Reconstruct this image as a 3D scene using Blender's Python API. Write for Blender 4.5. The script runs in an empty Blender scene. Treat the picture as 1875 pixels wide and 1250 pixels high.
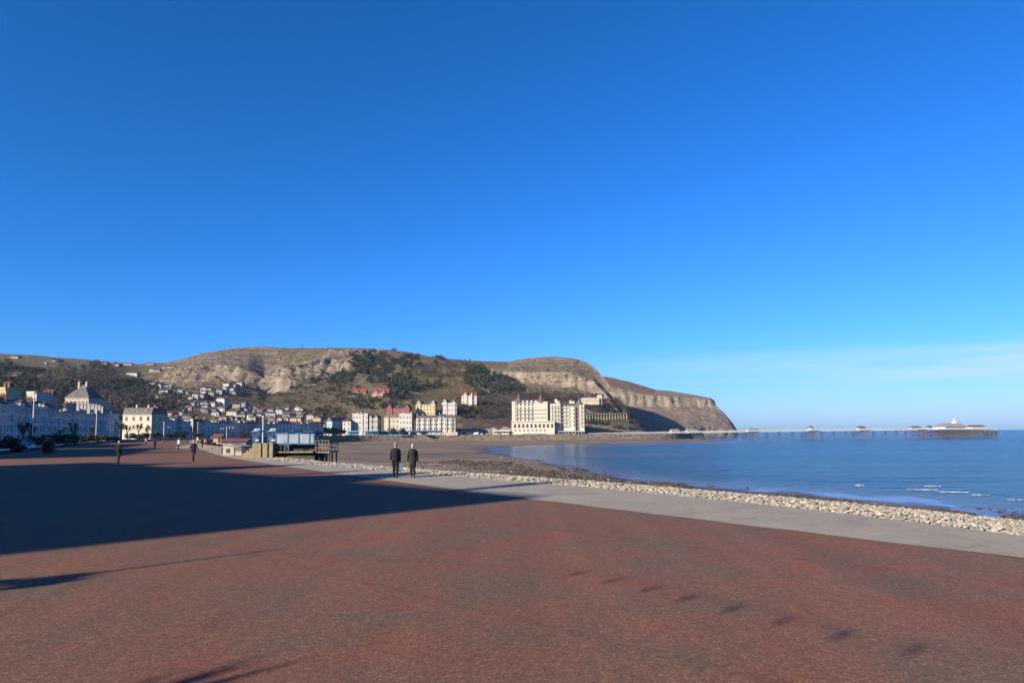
import bpy, bmesh, math, random
import numpy as np
from mathutils import Vector, Matrix, noise
random.seed(7)
PI = math.pi
R = math.radians
scene = bpy.context.scene
COL = scene.collection

# ------------------------------------------------------------------ camera
F = 1250.0                 # focal length in photograph pixels (24 mm equivalent)
EYE = 2.2
PITCH, ROLL = R(4.2), R(0.33)
PCX, PCY = 937.5, 700.0
cam_data = bpy.data.cameras.new('camera')
cam_data.lens = 24.0; cam_data.sensor_width = 36.0
cam_data.shift_y = (PCY - 625.0) / 1875.0
cam_data.clip_start = 0.1; cam_data.clip_end = 60000
cam = bpy.data.objects.new('camera', cam_data); COL.objects.link(cam)
RM = Matrix.Rotation(PI/2 + PITCH, 3, 'X') @ Matrix.Rotation(-ROLL, 3, 'Z')
cam.matrix_world = Matrix.Translation((0, 0, EYE)) @ RM.to_4x4()
scene.camera = cam
scene.render.resolution_x = 1024; scene.render.resolution_y = 682

def ray(px, py):
    return RM @ Vector(((px-PCX)/F, -(py-PCY)/F, -1.0))
def P(px, py, Y):
    d = ray(px, py); return Vector((0, 0, EYE)) + d*(Y/d.y)
def G(px, py, z=0.0):
    d = ray(px, py); return Vector((0, 0, EYE)) + d*((z-EYE)/d.z)
def XatY(px, Y):
    return P(px, 790, Y).x
def hor(px):
    """image row of the horizon in this column"""
    lo, hi = 700, 850
    for _ in range(30):
        m = (lo+hi)/2
        if ray(px, m).z > 0: lo = m
        else: hi = m
    return lo

# ------------------------------------------------------------------ light
SUN_EL = R(19.5)
SUN_DIR = Vector((-1, -1, 0)).normalized()*math.cos(SUN_EL) + Vector((0, 0, math.sin(SUN_EL)))
world = bpy.data.worlds.new('World'); scene.world = world; world.use_nodes = True
wn = world.node_tree; wn.nodes.clear()
def wnode(t, **k):
    n = wn.nodes.new(t)
    for a, b in k.items(): setattr(n, a, b)
    return n
sky = wnode('ShaderNodeTexSky', sky_type='NISHITA', sun_disc=False)
sky.sun_elevation = SUN_EL
sky.sun_rotation = math.atan2(SUN_DIR.x, SUN_DIR.y)
sky.altitude = 0; sky.air_density = 1.0; sky.dust_density = 0.5; sky.ozone_density = 6.0
# camera-like rendering of the sky colour: per-channel gain and contrast
sep = wnode('ShaderNodeSeparateColor'); comb = wnode('ShaderNodeCombineColor'); chan = []
for k, (gain, power) in enumerate(((0.205, 1.88), (0.745, 1.12), (1.03, 1.22))):
    pw = wnode('ShaderNodeMath', operation='POWER'); pw.inputs[1].default_value = power
    ml = wnode('ShaderNodeMath', operation='MULTIPLY'); ml.inputs[1].default_value = gain
    wn.links.new(sky.outputs[0], sep.inputs[0]); wn.links.new(sep.outputs[k], pw.inputs[0]); wn.links.new(pw.outputs[0], ml.inputs[0]); wn.links.new(ml.outputs[0], comb.inputs[k])
bg = wnode('ShaderNodeBackground'); bg.inputs[1].default_value = 0.06
wo = wnode('ShaderNodeOutputWorld')
# thin high cloud low over the sea, and one short contrail
tc = wnode('ShaderNodeTexCoord')
mp = wnode('ShaderNodeMapping'); mp.inputs['Scale'].default_value = (2.2, 2.2, 30.0)
nz = wnode('ShaderNodeTexNoise'); nz.inputs['Scale'].default_value = 1.6; nz.inputs['Detail'].default_value = 5; nz.inputs['Roughness'].default_value = 0.5
cr = wnode('ShaderNodeValToRGB'); cr.color_ramp.elements[0].position = 0.36; cr.color_ramp.elements[1].position = 0.68
sx = wnode('ShaderNodeSeparateXYZ')
band = wnode('ShaderNodeValToRGB')
e = band.color_ramp.elements; e[0].position = 0.045; e[0].color = (0, 0, 0, 1); e[1].position = 0.085; e[1].color = (1, 1, 1, 1)
ne = e.new(0.115); ne.color = (0, 0, 0, 1)
side = wnode('ShaderNodeMapRange'); side.inputs[1].default_value = 0.05; side.inputs[2].default_value = 0.5
m1 = wnode('ShaderNodeMath', operation='MULTIPLY'); m2 = wnode('ShaderNodeMath', operation='MULTIPLY'); m3 = wnode('ShaderNodeMath', operation='MULTIPLY'); m3.inputs[1].default_value = 0.85
mixc = wnode('ShaderNodeMixRGB'); mixc.inputs[2].default_value = (4.6, 5.6, 7.0, 1)
L = wn.links.new
L(comb.outputs[0], mixc.inputs[1])
L(tc.outputs['Generated'], mp.inputs[0]); L(mp.outputs[0], nz.inputs[0]); L(nz.outputs[0], cr.inputs[0])
L(tc.outputs['Generated'], sx.inputs[0]); L(sx.outputs['Z'], band.inputs[0]); L(sx.outputs['X'], side.inputs[0])
L(cr.outputs[0], m1.inputs[0]); L(band.outputs[0], m1.inputs[1]); L(m1.outputs[0], m2.inputs[0]); L(side.outputs[0], m2.inputs[1])
L(m2.outputs[0], m3.inputs[0]); L(m3.outputs[0], mixc.inputs[0]); L(mixc.outputs[0], bg.inputs[0]); L(bg.outputs[0], wo.inputs[0])

sun_d = bpy.data.lights.new('sun', 'SUN'); sun_d.energy = 5.0; sun_d.angle = R(0.53); sun_d.color = (1.0, 0.86, 0.68)
sun = bpy.data.objects.new('sun', sun_d); COL.objects.link(sun)
sun.rotation_euler = SUN_DIR.to_track_quat('Z', 'Y').to_euler()
scene.view_settings.view_transform = 'Standard'; scene.view_settings.look = 'None'
scene.view_settings.exposure = 1.25; scene.view_settings.gamma = 1.0

# ------------------------------------------------------------------ materials
MATS = {}
def mat(name, col, rough=0.8, var=0.25, scale=3.0, bump=0.0, bscale=None, metal=0.0, spec=0.3, k=0.62):
    """principled material with noise-broken colour"""
    if name in MATS: return MATS[name]
    col = tuple(c*k for c in col)
    m = bpy.data.materials.new(name); m.use_nodes = True
    nt = m.node_tree; b = nt.nodes['Principled BSDF']
    b.inputs['Roughness'].default_value = rough; b.inputs['Metallic'].default_value = metal
    b.inputs['Specular IOR Level'].default_value = spec
    t = nt.nodes.new('ShaderNodeTexCoord'); n = nt.nodes.new('ShaderNodeTexNoise')
    n.inputs['Scale'].default_value = scale; n.inputs['Detail'].default_value = 6
    nt.links.new(t.outputs['Object'], n.inputs[0])
    r = nt.nodes.new('ShaderNodeValToRGB')
    a = 1-var; c = 1+var*0.6
    r.color_ramp.elements[0].position = 0.3; r.color_ramp.elements[0].color = (col[0]*a, col[1]*a, col[2]*a, 1)
    r.color_ramp.elements[1].position = 0.7; r.color_ramp.elements[1].color = (min(col[0]*c, 1), min(col[1]*c, 1), min(col[2]*c, 1), 1)
    nt.links.new(n.outputs[0], r.inputs[0]); nt.links.new(r.outputs[0], b.inputs['Base Color'])
    if bump:
        bn = nt.nodes.new('ShaderNodeTexNoise'); bn.inputs['Scale'].default_value = bscale or scale*6; bn.inputs['Detail'].default_value = 4
        bp = nt.nodes.new('ShaderNodeBump'); bp.inputs['Strength'].default_value = bump; bp.inputs['Distance'].default_value = 0.05
        nt.links.new(t.outputs['Object'], bn.inputs[0]); nt.links.new(bn.outputs[0], bp.inputs['Height']); nt.links.new(bp.outputs[0], b.inputs['Normal'])
    MATS[name] = m
    return m

def stain_wall(name, col):
    """painted render: faint streaks and grime"""
    return mat(name, col, rough=0.75, var=0.14, scale=0.35, bump=0.15, bscale=4, k=1.0 if 'terrace' in name else 0.72)

M = dict(
    white=stain_wall('painted_render_white', (0.50, 0.48, 0.44)),
    offwhite=stain_wall('painted_render_offwhite', (0.40, 0.38, 0.34)),
    cream=stain_wall('painted_render_cream', (0.55, 0.525, 0.41)),
    ivory=stain_wall('painted_render_ivory', (0.46, 0.43, 0.32)),
    yellow=stain_wall('painted_render_yellow', (0.52, 0.45, 0.25)),
    peach=stain_wall('painted_render_peach', (0.40, 0.29, 0.20)),
    paleblue=stain_wall('painted_render_blue', (0.25, 0.44, 0.56)),
    greyw=stain_wall('grey_render', (0.25, 0.25, 0.25)),
    terr=stain_wall('terrace_render', (0.52, 0.52, 0.50)),
    terrb=stain_wall('terrace_render_bluish', (0.38, 0.45, 0.49)),
    terrg=stain_wall('terrace_render_green', (0.27, 0.35, 0.31)),
    terrc=stain_wall('terrace_render_cream', (0.40, 0.38, 0.30)),
    terrd=stain_wall('terrace_render_grey', (0.22, 0.25, 0.28)),
    stone=mat('limestone_wall', (0.28, 0.25, 0.20), 0.9, 0.4, 1.2, 0.4),
    brick=mat('red_brick', (0.30, 0.085, 0.055), 0.85, 0.3, 1.5, 0.3),
    pink=mat('pink_render', (0.48, 0.30, 0.28), 0.8, 0.2, 1),
    slate=mat('slate_roof', (0.085, 0.085, 0.10), 0.7, 0.35, 0.8, 0.3),
    slatel=mat('weathered_slate_roof', (0.15, 0.14, 0.14), 0.75, 0.3, 0.6, 0.3),
    redtile=mat('red_tile_roof', (0.28, 0.07, 0.045), 0.8, 0.3, 0.8, 0.3),
    browntile=mat('brown_tile_roof', (0.16, 0.10, 0.075), 0.85, 0.3, 0.8, 0.3),
    purpletile=mat('purple_slate_roof', (0.15, 0.115, 0.125), 0.8, 0.25, 0.8, 0.3),
    chim=mat('chimney_brick', (0.24, 0.13, 0.085), 0.9, 0.3, 1.5),
    pot=mat('terracotta_pot', (0.38, 0.15, 0.08), 0.85, 0.2, 3),
    glass=mat('window_glass', (0.075, 0.08, 0.085), 0.08, 0.3, 2, spec=0.6),
    frame=mat('window_frame_paint', (0.55, 0.55, 0.53), 0.6, 0.1, 3),
    door=mat('door_paint', (0.05, 0.07, 0.10), 0.5, 0.2, 3),
    black=mat('black_paint', (0.012, 0.012, 0.014), 0.45, 0.3, 5),
    iron=mat('dark_iron', (0.035, 0.032, 0.03), 0.6, 0.4, 3),
    rust=mat('rusty_iron', (0.19, 0.15, 0.125), 0.8, 0.4, 1.5),
    silver=mat('silver_paint', (0.66, 0.67, 0.68), 0.5, 0.15, 3),
    wpaint=mat('white_paint', (0.62, 0.62, 0.60), 0.55, 0.1, 3),
    lead=mat('lead_grey_roof', (0.34, 0.35, 0.36), 0.6, 0.2, 1),
    blue=mat('blue_paint', (0.035, 0.13, 0.26), 0.5, 0.3, 3),
    bluel=mat('light_blue_paint', (0.12, 0.30, 0.43), 0.55, 0.25, 2),
    redroof=mat('faded_red_roof', (0.20, 0.085, 0.08), 0.7, 0.3, 2),
    red=mat('red_paint', (0.42, 0.02, 0.025), 0.5, 0.2, 4),
    conc=mat('cast_concrete', (0.27, 0.245, 0.21), 0.9, 0.25, 0.8, 0.3, 12),
    concy=mat('lichen_stained_concrete', (0.29, 0.25, 0.145), 0.9, 0.35, 1.6, 0.4, 12),
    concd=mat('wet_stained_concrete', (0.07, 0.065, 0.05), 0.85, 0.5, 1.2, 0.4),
    coping=mat('pale_coping', (0.46, 0.42, 0.36), 0.8, 0.2, 2),
    timber=mat('weathered_timber', (0.17, 0.12, 0.08), 0.85, 0.35, 3, 0.3),
    bark=mat('bark', (0.07, 0.055, 0.042), 0.95, 0.4, 6, 0.4),
    tyre=mat('tyre_rubber', (0.015, 0.015, 0.015), 0.8, 0.3, 6),
)
def leafmat(name, col, var=0.5):
    m = mat(name, col, 0.75, var, 0.35)
    return m
LM = dict(
    dark=leafmat('evergreen_leaf', (0.036, 0.048, 0.028)),
    mid=leafmat('shrub_leaf', (0.045, 0.062, 0.022)),
    olive=leafmat('olive_leaf', (0.085, 0.085, 0.032)),
    bare=leafmat('bare_twig', (0.085, 0.060, 0.045)),
    bareg=leafmat('bare_twig_grey', (0.062, 0.052, 0.042)),
    rusty=leafmat('rusty_leaf', (0.11, 0.055, 0.03)),
    palm=leafmat('palm_leaf', (0.05, 0.07, 0.025)),
)

# ------------------------------------------------------------------ mesh helpers
class MB:
    def __init__(s): s.v = []; s.f = []; s.m = []
    def add(s, vs, fs, mi=0):
        o = len(s.v); s.v += [tuple(v) for v in vs]
        s.f += [tuple(i+o for i in f) for f in fs]; s.m += [mi]*len(fs)
    def box(s, x0, x1, y0, y1, z0, z1, mi=0):
        s.add([(x0,y0,z0),(x1,y0,z0),(x1,y1,z0),(x0,y1,z0),(x0,y0,z1),(x1,y0,z1),(x1,y1,z1),(x0,y1,z1)],
              [(0,3,2,1),(4,5,6,7),(0,1,5,4),(1,2,6,5),(2,3,7,6),(3,0,4,7)], mi)
    def bar(s, a, b, w, h=None, mi=0):
        a = Vector(a); b = Vector(b); h = h or w
        d = (b-a).normalized(); u = Vector((0,0,1)) if abs(d.z) < 0.95 else Vector((1,0,0))
        x = d.cross(u).normalized()*w/2; y = x.cross(d).normalized()*h/2
        s.add([a-x-y,a+x-y,a+x+y,a-x+y,b-x-y,b+x-y,b+x+y,b-x+y],
              [(0,1,2,3),(7,6,5,4),(4,5,1,0),(5,6,2,1),(6,7,3,2),(7,4,0,3)], mi)
    def tube(s, a, b, r0, r1=None, n=8, mi=0):
        a = Vector(a); b = Vector(b); r1 = r0 if r1 is None else r1
        d = (b-a).normalized(); u = Vector((0,0,1)) if abs(d.z) < 0.95 else Vector((1,0,0))
        x = d.cross(u).normalized(); y = d.cross(x)
        vs = []
        for c, r in ((a, r0), (b, r1)):
            for k in range(n):
                t = 2*PI*k/n; vs.append(c + x*math.cos(t)*r + y*math.sin(t)*r)
        fs = [(k, (k+1) % n, n+(k+1) % n, n+k) for k in range(n)]
        fs += [tuple(range(n-1, -1, -1)), tuple(range(n, 2*n))]
        s.add(vs, fs, mi)
    def lathe(s, c, prof, n=12, mi=0, ph=0.0):
        c = Vector(c); vs = []
        for r, z in prof:
            for k in range(n):
                t = 2*PI*k/n+ph; vs.append((c.x+r*math.cos(t), c.y+r*math.sin(t), c.z+z))
        fs = []
        for j in range(len(prof)-1):
            for k in range(n):
                fs.append((j*n+k, j*n+(k+1) % n, (j+1)*n+(k+1) % n, (j+1)*n+k))
        fs += [tuple(range(n-1, -1, -1)), tuple(range((len(prof)-1)*n, len(prof)*n))]
        s.add(vs, fs, mi)
    def prism(s, pts, y0, y1, mi=0):
        """pts (x,z) outline extruded along y"""
        n = len(pts)
        vs = [(x, y0, z) for x, z in pts]+[(x, y1, z) for x, z in pts]
        fs = [tuple(range(n)), tuple(range(2*n-1, n-1, -1))]+[(k, n+k, n+(k+1) % n, (k+1) % n) for k in range(n)]
        s.add(vs, fs, mi)
    def prismx(s, pts, x0, x1, mi=0):
        n = len(pts)
        vs = [(x0, y, z) for y, z in pts]+[(x1, y, z) for y, z in pts]
        fs = [tuple(range(n-1, -1, -1)), tuple(range(n, 2*n))]+[(k, (k+1) % n, n+(k+1) % n, n+k) for k in range(n)]
        s.add(vs, fs, mi)
    def ell(s, c, r, n=8, m=6, mi=0, jit=0.0):
        c = Vector(c); vs = []; fs = []
        for j in range(1, m):
            p = PI*j/m
            for k in range(n):
                t = 2*PI*k/n; q = 1+random.uniform(-jit, jit)
                vs.append((c.x+r[0]*math.sin(p)*math.cos(t)*q, c.y+r[1]*math.sin(p)*math.sin(t)*q, c.z+r[2]*math.cos(p)*q))
        vs.append((c.x, c.y, c.z+r[2])); vs.append((c.x, c.y, c.z-r[2])); T = len(vs)-2
        for j in range(m-2):
            for k in range(n):
                fs.append((j*n+k, (j+1)*n+k, (j+1)*n+(k+1) % n, j*n+(k+1) % n))
        for k in range(n):
            fs.append((T, k, (k+1) % n)); fs.append((T+1, (m-2)*n+(k+1) % n, (m-2)*n+k))
        s.add(vs, fs, mi)
    def mesh(s, name, mats):
        me = bpy.data.meshes.new(name); me.from_pydata(s.v, [], s.f)
        for m in (mats if isinstance(mats, (list, tuple)) else [mats]): me.materials.append(m)
        me.polygons.foreach_set('material_index', s.m); me.update()
        return me
    def build(s, name, mats, parent=None, smooth=False):
        return link(name, s.mesh(name, mats), parent, smooth=smooth)

def link(name, me, parent=None, loc=None, rz=0.0, smooth=False):
    o = bpy.data.objects.new(name, me); COL.objects.link(o)
    if parent: o.parent = parent
    if loc is not None: o.location = loc
    if rz: o.rotation_euler = (0, 0, rz)
    if smooth and me: me.polygons.foreach_set('use_smooth', [True]*len(me.polygons))
    return o
def tag(o, label, cat, group=None, kind=None):
    if label: o['label'] = label
    if cat: o['category'] = cat
    if group: o['group'] = group
    if kind: o['kind'] = kind
    return o
def thing(name, label, cat, loc=(0,0,0), rz=0.0, group=None):
    o = bpy.data.objects.new(name, None); COL.objects.link(o)
    o.location = loc; o.rotation_euler = (0, 0, rz); o.empty_display_size = 0.2
    return tag(o, label, cat, group)
def struct(name, me_or_mb, mats=None, smooth=False):
    o = me_or_mb.build(name, mats, smooth=smooth) if isinstance(me_or_mb, MB) else link(name, me_or_mb, smooth=smooth)
    o['kind'] = 'structure'; return o
def kids(o): return list(o.children)
def dup(root, loc, rz, label=None, group=None, scale=None):
    r = root.copy(); COL.objects.link(r); r.location = loc; r.rotation_euler = (0, 0, rz)
    if scale: r.scale = (scale, scale, scale)
    if label: r['label'] = label
    if group: r['group'] = group
    for ch in kids(root):
        c = ch.copy(); COL.objects.link(c); c.parent = r
        for g in kids(ch):
            d = g.copy(); COL.objects.link(d); d.parent = c
    return r
def npmesh(name, verts, faces, mats, smooth=False, mi=None):
    verts = np.asarray(verts, dtype=np.float32); faces = np.asarray(faces, dtype=np.int32)
    me = bpy.data.meshes.new(name); nv, nf, k = len(verts), len(faces), faces.shape[1]
    me.vertices.add(nv); me.vertices.foreach_set('co', verts.ravel())
    me.loops.add(nf*k); me.loops.foreach_set('vertex_index', faces.ravel())
    me.polygons.add(nf); me.polygons.foreach_set('loop_start', np.arange(0, nf*k, k, dtype=np.int32))
    me.polygons.foreach_set('loop_total', np.full(nf, k, dtype=np.int32))
    if mi is not None: me.polygons.foreach_set('material_index', np.asarray(mi, dtype=np.int32))
    me.polygons.foreach_set('use_smooth', np.full(nf, bool(smooth)))
    for m in (mats if isinstance(mats, (list, tuple)) else [mats]): me.materials.append(m)
    me.update(calc_edges=True); me.validate()
    return me
def fbm(x, y, z=0.0, o=4):
    return noise.fractal(Vector((x, y, z)), 1.0, 2.0, o)
def interp(tab, x):
    xs = [t[0] for t in tab]
    return tuple(float(np.interp(x, xs, [t[k] for t in tab])) for k in range(1, len(tab[0])))
def resample(pts, step):
    """Catmull-Rom through 2-D points, resampled evenly"""
    p = [Vector((a[0], a[1])) for a in pts]; p = [p[0]*2-p[1]]+p+[p[-1]*2-p[-2]]
    out = []
    for i in range(1, len(p)-2):
        for k in range(20):
            t = k/20
            out.append(0.5*((2*p[i])+(p[i+1]-p[i-1])*t+(2*p[i-1]-5*p[i]+4*p[i+1]-p[i+2])*t*t+(3*p[i]-p[i-1]-3*p[i+1]+p[i+2])*t**3))
    out.append(p[-2])
    d = [0]
    for a, b in zip(out, out[1:]): d.append(d[-1]+(b-a).length)
    n = max(2, int(d[-1]/step)+1)
    q = np.linspace(0, d[-1], n)
    xs = np.interp(q, d, [a.x for a in out]); ys = np.interp(q, d, [a.y for a in out])
    return [Vector((a, b)) for a, b in zip(xs, ys)]
# ================================================================== SETTING
SEA_Z = -7.0
def ground_mat(name, build):
    m = bpy.data.materials.new(name); m.use_nodes = True
    nt = m.node_tree; b = nt.nodes['Principled BSDF']; build(nt, b, nt.nodes.new, nt.links.new); return m
def ramp(nt, stops):
    r = nt.nodes.new('ShaderNodeValToRGB'); e = r.color_ramp.elements
    e[0].position = stops[0][0]; e[0].color = (*stops[0][1], 1); e[1].position = stops[-1][0]; e[1].color = (*stops[-1][1], 1)
    for p, c in stops[1:-1]:
        k = e.new(p); k.color = (*c, 1)
    return r
def nnoise(nt, co, scale, detail=5, rough=0.55, dist=0.0):
    n = nt.nodes.new('ShaderNodeTexNoise'); n.inputs['Scale'].default_value = scale; n.inputs['Detail'].default_value = detail
    n.inputs['Roughness'].default_value = rough; n.inputs['Distortion'].default_value = dist
    nt.links.new(co, n.inputs[0]); return n
def mixn(nt, a, b, fac=0.5, mode='MIX'):
    m = nt.nodes.new('ShaderNodeMixRGB'); m.blend_type = mode
    for i, v in ((0, fac), (1, a), (2, b)):
        if hasattr(v, 'links'): nt.links.new(v, m.inputs[i])
        elif i == 0: m.inputs[0].default_value = v
        else: m.inputs[i].default_value = (*v, 1)
    return m.outputs[0]

def asphalt(nt, b, N, Lk):
    t = N('ShaderNodeTexCoord'); co = t.outputs['Object']
    big = nnoise(nt, co, 0.55, 5, 0.6, 0.3); r1 = ramp(nt, [(0.35, (0.113, 0.080, 0.053)), (0.5, (0.138, 0.078, 0.049)), (0.68, (0.163, 0.070, 0.040))])
    Lk(big.outputs[0], r1.inputs[0])
    # exposed chips: cells of red, grey and dark stone
    vo = N('ShaderNodeTexVoronoi'); vo.inputs['Scale'].default_value = 55; Lk(co, vo.inputs[0])
    hsep = N('ShaderNodeSeparateColor'); Lk(vo.outputs['Color'], hsep.inputs[0])
    r2 = ramp(nt, [(0.0, (0.45, 0.45, 0.5)), (0.35, (0.8, 0.82, 0.85)), (0.65, (1.15, 0.95, 0.85)), (0.93, (1.6, 1.25, 1.1)), (0.985, (2.6, 2.6, 2.4))])
    Lk(hsep.outputs[0], r2.inputs[0])
    c = mixn(nt, r1.outputs[0], r2.outputs[0], 0.55, 'MULTIPLY')
    # coarser chip clusters
    md = nnoise(nt, co, 9, 6, 0.7); r3 = ramp(nt, [(0.3, (0.72, 0.74, 0.78)), (0.72, (1.28, 1.15, 1.08))]); Lk(md.outputs[0], r3.inputs[0])
    c = mixn(nt, c, r3.outputs[0], 1.0, 'MULTIPLY')
    # fine white specks, sparse
    v2 = N('ShaderNodeTexVoronoi'); v2.inputs['Scale'].default_value = 2.6; v2.inputs['Randomness'].default_value = 1; Lk(co, v2.inputs[0])
    lt = N('ShaderNodeMath'); lt.operation = 'LESS_THAN'; lt.inputs[1].default_value = 0.022; Lk(v2.outputs['Distance'], lt.inputs[0])
    c = mixn(nt, c, (0.35, 0.33, 0.3), lt.outputs[0])
    # worn lanes along the walk
    mp = N('ShaderNodeMapping'); mp.inputs['Rotation'].default_value = (0, 0, R(-48)); mp.inputs['Scale'].default_value = (1.1, 0.05, 1); Lk(co, mp.inputs[0])
    ln = nnoise(nt, mp.outputs[0], 1.0, 3); r4 = ramp(nt, [(0.35, (0.88, 0.9, 0.92)), (0.65, (1.08, 1.05, 1.04))]); Lk(ln.outputs[0], r4.inputs[0])
    c = mixn(nt, c, r4.outputs[0], 1.0, 'MULTIPLY')
    st = nnoise(nt, co, 0.21, 7, 0.65, 1.5); r5 = ramp(nt, [(0.30, (0.74, 0.78, 0.84)), (0.42, (1, 1, 1)), (0.62, (1, 1, 1)), (0.74, (1.14, 1.06, 0.98))]); Lk(st.outputs[0], r5.inputs[0])
    c = mixn(nt, c, r5.outputs[0], 1.0, 'MULTIPLY')
    mp6 = N('ShaderNodeMapping'); mp6.inputs['Rotation'].default_value = (0, 0, R(-47)); Lk(co, mp6.inputs[0]); wv = N('ShaderNodeTexWave'); wv.bands_direction = 'X'; wv.inputs['Scale'].default_value = 0.052; wv.inputs['Distortion'].default_value = 0.25; wv.inputs['Detail'].default_value = 2; Lk(mp6.outputs[0], wv.inputs[0])
    r6 = ramp(nt, [(0.0, (0.72, 0.72, 0.74)), (0.0012, (1, 1, 1)), (1.0, (1, 1, 1))]); Lk(wv.outputs[0], r6.inputs[0]); c = mixn(nt, c, r6.outputs[0], 0.3, 'MULTIPLY')
    Lk(c, b.inputs['Base Color']); b.inputs['Roughness'].default_value = 0.88; b.inputs['Specular IOR Level'].default_value = 0.25
    bp = N('ShaderNodeBump'); bp.inputs['Strength'].default_value = 0.55; bp.inputs['Distance'].default_value = 0.008
    Lk(hsep.outputs[1], bp.inputs['Height']); Lk(bp.outputs[0], b.inputs['Normal'])
ASPH = ground_mat('red_chip_asphalt', asphalt)

def pathm(nt, b, N, Lk):
    t = N('ShaderNodeTexCoord'); co = t.outputs['Object']
    a = nnoise(nt, co, 0.5, 6, 0.6, 0.5); r1 = ramp(nt, [(0.3, (0.212, 0.188, 0.140)), (0.7, (0.275, 0.245, 0.185))]); Lk(a.outputs[0], r1.inputs[0])
    f = nnoise(nt, co, 40, 3, 0.7); r2 = ramp(nt, [(0.3, (0.75, 0.75, 0.75)), (0.7, (1.2, 1.2, 1.2))]); Lk(f.outputs[0], r2.inputs[0])
    c = mixn(nt, r1.outputs[0], r2.outputs[0], 1.0, 'MULTIPLY')
    g = nnoise(nt, co, 1.7, 6, 0.7, 1.0); r3 = ramp(nt, [(0.5, (1, 1, 1)), (0.72, (0.70, 0.72, 0.64))]); Lk(g.outputs[0], r3.inputs[0])
    c = mixn(nt, c, r3.outputs[0], 1.0, 'MULTIPLY')
    Lk(c, b.inputs['Base Color']); b.inputs['Roughness'].default_value = 0.9
    bp = N('ShaderNodeBump'); bp.inputs['Strength'].default_value = 0.3; bp.inputs['Distance'].default_value = 0.01
    Lk(f.outputs[0], bp.inputs['Height']); Lk(bp.outputs[0], b.inputs['Normal'])
PATH = ground_mat('sandy_concrete_paving', pathm)

def sandm(nt, b, N, Lk):
    g = N('ShaderNodeNewGeometry'); sp = N('ShaderNodeSeparateXYZ'); Lk(g.outputs['Position'], sp.inputs[0])
    co = g.outputs['Position']
    n1 = nnoise(nt, co, 0.035, 7, 0.62, 1.2); r1 = ramp(nt, [(0.32, (0.095, 0.067, 0.038)), (0.5, (0.158, 0.114, 0.064)), (0.7, (0.210, 0.158, 0.094))]); Lk(n1.outputs[0], r1.inputs[0])
    mp = N('ShaderNodeMapping'); mp.inputs['Rotation'].default_value = (0, 0, R(20)); mp.inputs['Scale'].default_value = (0.012, 0.11, 1); Lk(co, mp.inputs[0])
    n2 = nnoise(nt, mp.outputs[0], 1.0, 6, 0.65, 1.0); r2 = ramp(nt, [(0.40, (1.18, 1.14, 1.10)), (0.52, (0.86, 0.85, 0.82)), (0.60, (0.40, 0.36, 0.33))]); Lk(n2.outputs[0], r2.inputs[0])
    c = mixn(nt, r1.outputs[0], r2.outputs[0], 1.0, 'MULTIPLY')
    mpb = N('ShaderNodeMapping'); mpb.inputs['Rotation'].default_value = (0, 0, R(12)); mpb.inputs['Scale'].default_value = (0.006, 0.028, 1); Lk(co, mpb.inputs[0])
    nb = nnoise(nt, mpb.outputs[0], 1.0, 7, 0.68, 0.8); rb_ = ramp(nt, [(0.40, (1.12, 1.08, 1.02)), (0.53, (0.92, 0.92, 0.92)), (0.60, (0.50, 0.49, 0.50)), (0.68, (0.40, 0.39, 0.40))]); Lk(nb.outputs[0], rb_.inputs[0]); c = mixn(nt, c, rb_.outputs[0], 1.0, 'MULTIPLY')
    n3 = nnoise(nt, co, 1.3, 6, 0.7); r3 = ramp(nt, [(0.3, (0.7, 0.68, 0.66)), (0.7, (1.25, 1.25, 1.25))]); Lk(n3.outputs[0], r3.inputs[0])
    c = mixn(nt, c, r3.outputs[0], 1.0, 'MULTIPLY')
    # wetness by height above the tide, broken by noise
    ad = N('ShaderNodeMath'); ad.operation = 'MULTIPLY_ADD'; ad.inputs[1].default_value = 0.9; Lk(n1.outputs[0], ad.inputs[0]); Lk(sp.outputs[2], ad.inputs[2])
    mr = N('ShaderNodeMapRange'); mr.inputs[1].default_value = -6.52; mr.inputs[2].default_value = -6.28; mr.inputs[3].default_value = 1; mr.inputs[4].default_value = 0; Lk(ad.outputs[0], mr.inputs[0])
    wet = mixn(nt, c, (0.42, 0.42, 0.45), 1.0, 'MULTIPLY')
    c = mixn(nt, c, wet, mr.outputs[0])
    Lk(c, b.inputs['Base Color'])
    rr = N('ShaderNodeMapRange'); rr.inputs[3].default_value = 0.9; rr.inputs[4].default_value = 0.2; Lk(mr.outputs[0], rr.inputs[0]); Lk(rr.outputs[0], b.inputs['Roughness'])
    bs = N('ShaderNodeMapRange'); bs.inputs[3].default_value = 0.8; bs.inputs[4].default_value = 0.09; Lk(mr.outputs[0], bs.inputs[0])
    bp = N('ShaderNodeBump'); bp.inputs['Distance'].default_value = 0.15; Lk(bs.outputs[0], bp.inputs['Strength']); Lk(n3.outputs[0], bp.inputs['Height']); Lk(bp.outputs[0], b.inputs['Normal'])
SAND = ground_mat('tidal_sand', sandm)

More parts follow.
